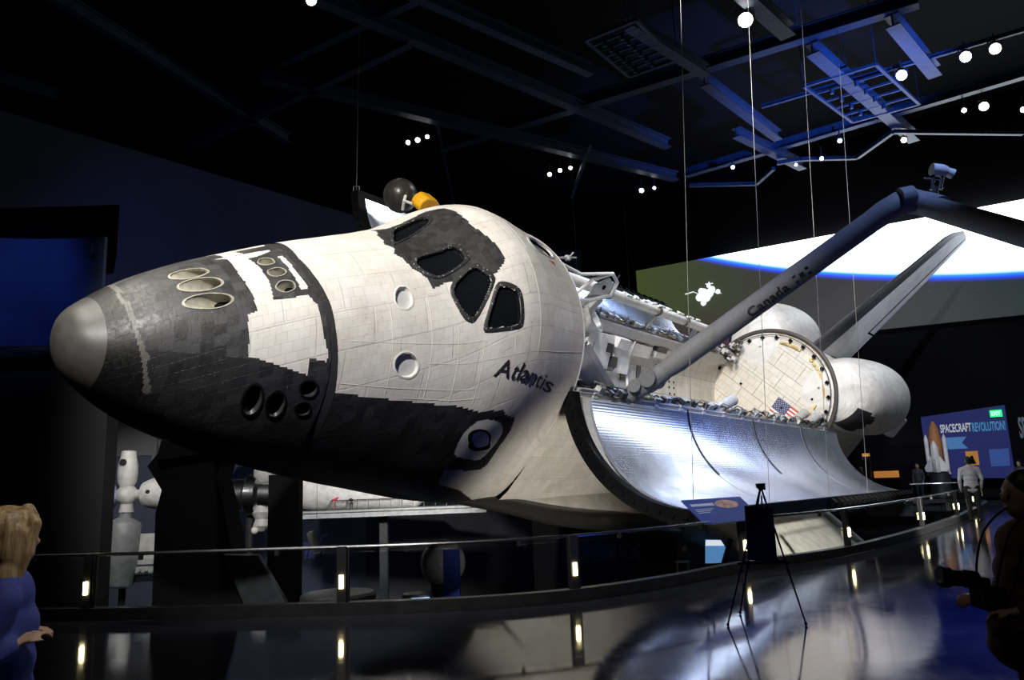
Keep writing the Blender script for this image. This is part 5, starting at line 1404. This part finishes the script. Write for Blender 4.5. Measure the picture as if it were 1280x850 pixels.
# launch stack model
so = thing('launch_stack_model', 'small orange tank with white boosters and winged craft beside the blue exhibit wall', 'model', tuple(SR(17.35, 1.0, .9)))
m = M(); m.lathe((0, 0, 0), (0, 0, 1), [(.5, .01), (.52, .26), (2.0, .28), (2.5, .22), (2.85, .08), (2.92, .01)], 20); ob('tank', m, mat('tank_orange', (.5, .2, .06), .6), so)
for k in (-1, 1):
    m = M(); m.lathe(tuple(se3 * .42 * k), (0, 0, 1), [(.2, .14), (.35, .1), (2.0, .1), (2.25, .01)], 14); ob('booster', m, m_white, so)
m = M(); cc = nf * .42
m.lathe(tuple(cc), (0, 0, 1), [(.3, .16), (.4, .2), (1.5, .19), (1.8, .1), (1.92, .01)], 16)
for k in (-1, 1): m.add([cc + se3 * .15 * k + [0, 0, 1.2], cc + se3 * .55 * k + [0, 0, .55], cc + se3 * .5 * k + [0, 0, .35], cc + se3 * .15 * k + [0, 0, .35], cc + se3 * .15 * k + nf * .06 + [0, 0, 1.2], cc + se3 * .55 * k + nf * .06 + [0, 0, .55], cc + se3 * .5 * k + nf * .06 + [0, 0, .35], cc + se3 * .15 * k + nf * .06 + [0, 0, .35]], [(0, 1, 2, 3), (7, 6, 5, 4), (0, 4, 5, 1), (1, 5, 6, 2), (2, 6, 7, 3), (3, 7, 4, 0)])
m.bar(cc + nf * .2 + [0, 0, .4], cc + nf * .34 + [0, 0, .95], .03, .3); ob('winged_craft', m, m_white, so)
m = M(); m.lathe((0, 0, -7), (0, 0, 1), [(0, .5), (7.25, .5), (7.3, .4)], 20); m.tube([(0, 0, .2), (0, 0, .6)], .15, 8); ob('stand', m, m_pit, so)
# dark far platform with lit cases and visitors
m = M(); m.prism([(13.2, 0), (26, 0), (26, .12), (13.2, .12)], .5, 4.2, lambda u, v, d: SR(u, v - .12 + .0, d)); m.prism([(13.2, 0), (26, 0), (26, .7), (13.2, .7)], 4.1, 4.2, lambda u, v, d: SR(u, v - .7, d)); struct(ob('floor_far', m, m_pit, smooth=False))
og = mat('orange_glow', (.7, .3, .08), .5, emit=(.7, .28, .06), estr=.5)
for lab, u, z, w, h in (('wide orange lit display case in the dark far exhibit, beside the white engine pod', 15.0, 1.3, 1.15, .34), ('small orange lit sign above the wide orange case', 14.1, 2.35, .3, .16)):
    t = thing('display_case', lab, 'display', tuple(SR(u, 0, 1.6)))
    m = M(); m.box((0, 0, z), (w, .3, h), np.array([[SE[0], -SE[1], 0], [SE[1], SE[0], 0], [0, 0, 1]])); ob('lit_panel', m, og, t)
    m = M(); m.box((0, 0, (z - h / 2) / 2), (w * 1.1, .5, z - h / 2 - .01), np.array([[SE[0], -SE[1], 0], [SE[1], SE[0], 0], [0, 0, 1]])); ob('case_base', m, m_pit, t)
t = thing('display_case', 'dim orange poster panel at the right edge under the grey letters', 'display', tuple(SR(21.7, 0, 1.0)))
m = M(); m.box((0, 0, 1.6), (.36, .1, .7)); ob('lit_panel', m, mat('dim_orange', (.4, .18, .06), .5, emit=(.4, .15, .04), estr=.25), t); m = M(); m.box((0, .1, .9), (1.2, .1, 1.8)); ob('case_base', m, m_pit, t)

# ================================================================ PEOPLE
m_skin_h = mat('skin', (.52, .33, .24), .55, 0, .08, 20)


def caps(m, a, ra, b, rb, n=14):
    a = np.asarray(a, float); b = np.asarray(b, float); d = b - a; ln = np.linalg.norm(d)
    if ln < 1e-6: return m.ball(a, ra, n, 8)
    d /= ln; pr = [(-ra, .001)] + [(-ra * math.cos(t), ra * math.sin(t)) for t in np.linspace(.3, PI / 2, 4)] + [(ln + rb * math.sin(t), rb * math.cos(t)) for t in np.linspace(0, PI / 2 - .3, 4)] + [(ln + rb, .001)]
    return m.lathe(a, d, pr, n)


def remesh(o, vox, it=4):
    r = o.modifiers.new('merge', 'REMESH'); r.mode = 'VOXEL'; r.voxel_size = vox; r.use_smooth_shade = True
    s = o.modifiers.new('soften', 'SMOOTH'); s.iterations = it; s.factor = .5
    return o


def hand(m, wrist, dirv, up, k=1.0, curl=.9, side=1):
    """palm, four unequal bent fingers and a thumb"""
    w = np.asarray(wrist, float); d = np.asarray(dirv, float); d /= np.linalg.norm(d); u = np.asarray(up, float); u = u - d * (u @ d); u /= np.linalg.norm(u); s = np.cross(d, u) * side
    for j in np.linspace(-.028, .028, 5): caps(m, w + s * j * .7 * k, .014 * k, w + d * .085 * k + s * j * k, .013 * k, 8)
    for j, ln in ((-.031, .062), (-.010, .074), (.011, .070), (.031, .054)):
        p = w + d * .088 * k + s * j * k; a = curl * .5
        for q, r in ((.45, .0088), (.32, .008), (.24, .0074)):
            e = p + (d * math.cos(a) - u * math.sin(a)) * ln * q * k; caps(m, p, r * k, e, (r - .0005) * k, 8); p = e; a += curl * .55
    p = w + d * .03 * k - s * .03 * k; e = p + (d * .7 - s * .55 - u * .25) * .045 * k; caps(m, p, .0105 * k, e, .0095 * k, 8); caps(m, e, .0095 * k, e + (d * .85 - u * .4) * .03 * k, .0085 * k, 8)


def person(label, loc, rz, H, cloth, legs, hair, hair_style='short', arms=None, width=1.0, bend=0.0, vox=.011, group=None, belly=0.0, small=False, shoes=(.02, .02, .02), cat='person'):
    """faces +x in its own frame, left is +y"""
    t = thing('person', label, cat, loc, rz, group); k = H / 1.75; W = width
    B = lambda x, y, z: np.array([x, y, z]) * k
    hz = .93
    def tors(x, y, z):                       # lean the upper body forward about the hips
        q = np.array([x, y, z - hz]); c, s = math.cos(bend), math.sin(bend)
        return np.array([c * q[0] + s * q[2], q[1], -s * q[0] + c * q[2] + hz]) * k
    arms = arms or {}
    LA = arms.get('L', [(.0, .19, 1.40), (-.02, .25, 1.12), (.10, .23, .88)]); RA = arms.get('R', [(.0, -.19, 1.40), (-.02, -.25, 1.12), (.10, -.23, .88)])
    LA = [tors(*p) * [1, W, 1] for p in LA]; RA = [tors(*p) * [1, W, 1] for p in RA]
    m = M()
    # head with jaw, nose, brow, ears, neck
    m.ball(tors(.0, 0, 1.645), np.array([.098, .076, .112]) * k, 18, 12); m.ball(tors(.035, 0, 1.585), np.array([.062, .055, .062]) * k, 14, 10)
    caps(m, tors(.088, 0, 1.655), .010 * k, tors(.102, 0, 1.625), .013 * k, 8)
    caps(m, tors(.082, -.03, 1.672), .012 * k, tors(.082, .03, 1.672), .012 * k, 8); caps(m, tors(.086, -.018, 1.585), .010 * k, tors(.086, .018, 1.585), .010 * k, 8)
    for s in (-1, 1): m.ball(tors(.0, s * .077, 1.635), np.array([.024, .01, .032]) * k, 8, 6)
    caps(m, tors(-.012, 0, 1.56), .052 * k, tors(-.025, 0, 1.44), .062 * k)
    def torso(m, g):
        for z, rx, ry in ((1.40, .095, .15), (1.28, .12, .165), (1.14, .115, .15), (1.02, .115, .15), (.94, .12, .165)):
            m.ball(tors(belly * (.6 if z < 1.2 else .2), 0, z), np.array([(rx + belly * (.75 if z < 1.25 else .3) + g), (ry * W + g), .12 + g]) * k, 18, 10)
        caps(m, tors(-.01, -.15 * W, 1.41), (.055 + g) * k, tors(-.01, .15 * W, 1.41), (.055 + g) * k)
    def arm(m, P, g, to=1.0):
        caps(m, P[0], (.053 + g) * k, P[1], (.040 + g) * k); w = P[1] + (P[2] - P[1]) * to; caps(m, P[1], (.040 + g) * k, w, (.028 + g) * k)
    def leg(m, s, g, to=.08):
        caps(m, B(0, s * .095 * W, .90), (.088 + g) * k, B(.015, s * .10 * W, .50), (.058 + g) * k); caps(m, B(.015, s * .10 * W, .50), (.056 + g) * k, B(-.01, s * .105 * W, to), (.038 + g) * k)
    torso(m, 0)
    for P, sd in ((LA, 1), (RA, -1)):
        arm(m, P, 0); d = P[2] - P[1]; hand(m, P[2], d, (0, 0, 1) if abs(d[2]) < .8 * np.linalg.norm(d) else (0, sd, 0), k, .9, sd)
    for s in (-1, 1):
        leg(m, s, 0); caps(m, B(-.04, s * .105 * W, .04), .035 * k, B(.13, s * .12 * W, .03), .03 * k)
    remesh(ob('body', m, m_skin_h, t), vox * k if not small else .02, 3)
    m = M(); torso(m, .014)
    for P in (LA, RA): arm(m, P, .012, .93)
    m.ball(tors(-.03, 0, 1.475), np.array([.085, .10, .045]) * k, 14, 8)
    if belly == 0: caps(m, tors(0, -.08, .86), .11 * k, tors(0, .08, .86), .11 * k)
    remesh(ob('jacket', m, cloth, t), .014 * k if not small else .022, 3)
    m = M()
    for s in (-1, 1): leg(m, s, .014, .07)
    caps(m, B(0, -.06 * W, .92), .125 * k, B(0, .06 * W, .92), .125 * k)
    remesh(ob('trousers', m, legs, t), .014 * k if not small else .022, 3)
    m = M()
    for s in (-1, 1): caps(m, B(-.045, s * .105 * W, .04), .045 * k, B(.145, s * .12 * W, .035), .04 * k)
    remesh(ob('shoes', m, mat('shoe_leather', shoes, .5) if 'shoe_leather' not in bpy.data.materials else bpy.data.materials['shoe_leather'], t), .012 * k, 2)
    if not small:
        m = M()
        for s in (-1, 1): m.ball(tors(.086, s * .031, 1.645), .0115 * k, 10, 8)
        ob('eyes', m, mat('eye', (.2, .15, .12), .2) if 'eye' not in bpy.data.materials else bpy.data.materials['eye'], t)
    m = M()
    if hair_style == 'long':
        m.ball(tors(-.02, 0, 1.675), np.array([.122, .106, .112]) * k, 20, 12)
        m.ball(tors(-.045, 0, 1.60), np.array([.092, .104, .13]) * k, 20, 12); m.ball(tors(-.06, 0, 1.49), np.array([.07, .098, .10]) * k, 18, 10)
        for s in (-1, 1):
            m.ball(tors(.012, s * .080, 1.60), np.array([.062, .036, .12]) * k, 16, 10); m.ball(tors(.0, s * .082, 1.49), np.array([.05, .034, .09]) * k, 16, 10)
            caps(m, tors(.055, s * .012, 1.762), .03 * k, tors(.085, s * .062, 1.70), .028 * k, 10); caps(m, tors(.085, s * .062, 1.70), .027 * k, tors(.066, s * .088, 1.58), .022 * k, 10)
            caps(m, tors(.066, s * .088, 1.58), .022 * k, tors(.035, s * .086, 1.45), .012 * k, 8)
        for q in range(11):
            a = PI * .45 + PI * 1.1 * q / 10; caps(m, tors(math.cos(a) * .075 - .03, math.sin(a) * .09, 1.50), .024 * k, tors(math.cos(a) * .07 - .03, math.sin(a) * .085, 1.405 + .018 * math.sin(5 * q)), .010 * k, 8)
        o = ob('hair', m, hair, t); remesh(o, .0075 * k, 2)
    else:
        m.ball(tors(-.016, 0, 1.672), np.array([.103, .084, .098]) * k, 18, 12); m.ball(tors(-.04, 0, 1.61), np.array([.07, .078, .07]) * k, 14, 8)
        o = ob('hair', m, hair, t); remesh(o, .011 * k if not small else .02, 2)
    return t


def cloth_mat(name, c): return mat(name, c, .8, 0, .25, 9, .35)


m_blonde = bpy.data.materials.new('blonde_hair'); m_blonde.use_nodes = True; g = NT(m_blonde)
tc = g.n('ShaderNodeTexCoord'); mp = g.n('ShaderNodeMapping'); mp.inputs['Scale'].default_value = (38, 38, 3); g.l(tc.outputs['Object'], mp.inputs[0]); hn = g.noise(mp.outputs[0], 1.6, 4, .6)
g.l(g.mix(g.rng(hn, .35, .65, 0, 1), (.26, .16, .07), (.62, .47, .25)), g.b.inputs['Base Color']); g.b.inputs['Roughness'].default_value = .45
bp = g.n('ShaderNodeBump'); bp.inputs['Strength'].default_value = .5; bp.inputs['Distance'].default_value = .006; g.l(hn, bp.inputs['Height']); g.l(bp.outputs[0], g.b.inputs['Normal'])
m_dhair = mat('dark_hair', (.02, .016, .013), .5, 0, .3, 30); m_dtrous = cloth_mat('dark_trousers', (.015, .016, .022))
person('blonde woman in a blue jacket at the left edge', (-1.99, 3.1, 0), math.radians(32), 1.575, cloth_mat('blue_jacket', (.04, .06, .30)), m_dtrous, m_blonde, 'long',
       {'R': [(.0, -.19, 1.40), (-.11, -.23, 1.15), (.04, -.18, 1.22)], 'L': [(.0, .19, 1.40), (-.10, .25, 1.14), (.05, .2, 1.2)]}, .95)
mn = person('heavy person in a dark red jacket at the right edge', (2.24, 3.5, 0), math.radians(172), 1.58, cloth_mat('dark_red_jacket', (.07, .008, .01)), m_dtrous, m_dhair, 'short',
            {'L': [(.0, .19, 1.40), (-.05, .30, 1.14), (.2, .19, 1.13)], 'R': [(.0, -.19, 1.40), (-.05, -.30, 1.14), (.22, -.13, 1.15)]}, 1.2, belly=.09)
person('person in a white shirt seen from behind by the blue exhibit wall', (13.45, 23.4, 0), math.radians(70), 1.86, cloth_mat('white_shirt', (.6, .62, .66)), m_dtrous, m_dhair, 'short', None, 1.12, small=True)
person('dark-haired person in dark clothes in front of the launch stack model', (*SR(16.6, 0, 2.0)[:2], 0), math.radians(230), 1.78, cloth_mat('charcoal_coat', (.05, .05, .055)), m_dtrous, m_dhair, small=True)
person('grey-haired person beside the wide orange case in the far exhibit', (*SR(14.0, 0, 2.4)[:2], 0), math.radians(40), 1.72, cloth_mat('grey_coat', (.12, .12, .13)), m_dtrous, mat('grey_hair', (.3, .29, .27), .6), small=True)
person('person in a dark jacket at the far right under the grey letters', (*SR(21.0, 0, 2.2)[:2], 0), math.radians(200), 1.72, cloth_mat('navy_jacket', (.02, .022, .04)), m_dtrous, m_dhair, small=True)
person('person in dark clothes at the grey desk on the lower level', (4.6, 22.45, -2.0), math.radians(-60), 1.75, cloth_mat('black_top', (.03, .03, .035)), m_dtrous, m_dhair, small=True)
person('small figure in red bending over in front of the white station hull', (-6.95, 29.72, .83), math.radians(10), .72, cloth_mat('red_top', (.5, .03, .07)), cloth_mat('pink_trousers', (.45, .12, .14)), mat('brown_hair', (.12, .06, .03), .5), bend=1.0, small=True, cat='figure')
person('small dark figure standing in front of the white station hull', (-6.3, 29.75, .83), math.radians(-80), .66, cloth_mat('black_jersey', (.015, .015, .02)), m_dtrous, m_dhair, small=True, cat='figure')

cmr = thing('photo_camera', 'black camera with a long lens held at the right edge', 'camera', (1.92, 3.42, 1.10))
m = M(); m.box((.04, 0, -.03), (.07, .13, .10)); m.box((.03, 0, .03), (.05, .06, .04)); m.box((.045, -.05, -.03), (.09, .035, .10)); ob('body', m, m_black, cmr, bevel=.008)
m = M(); m.lathe((.01, 0, -.02 + .06), (-1, 0, .12), [(0, .036), (.05, .038), (.055, .033), (.11, .034), (.115, .042), (.15, .044), (.15, .036), (.13, .034)], 24); ob('lens', m, m_black, cmr)
m = M(); m.box((-.12, 0, .045), (.03, .03, .03)); m.lathe((-.105, 0, .062), (-1, 0, .1), [(.04, .01), (.041, .034)], 20); ob('lens_glass', m, m_glass_dark, cmr)
m = M(); pts = smooth_path([(.05, -.07, .02), (.075, -.085, .12), (.13, -.09, .24), (.24, -.08, .33), (.36, 0, .36), (.24, .08, .33), (.13, .09, .24), (.075, .085, .12), (.05, .07, .02)], 4)
m.tube(pts, .005, 6); ob('neck_strap', m, m_black, cmr)
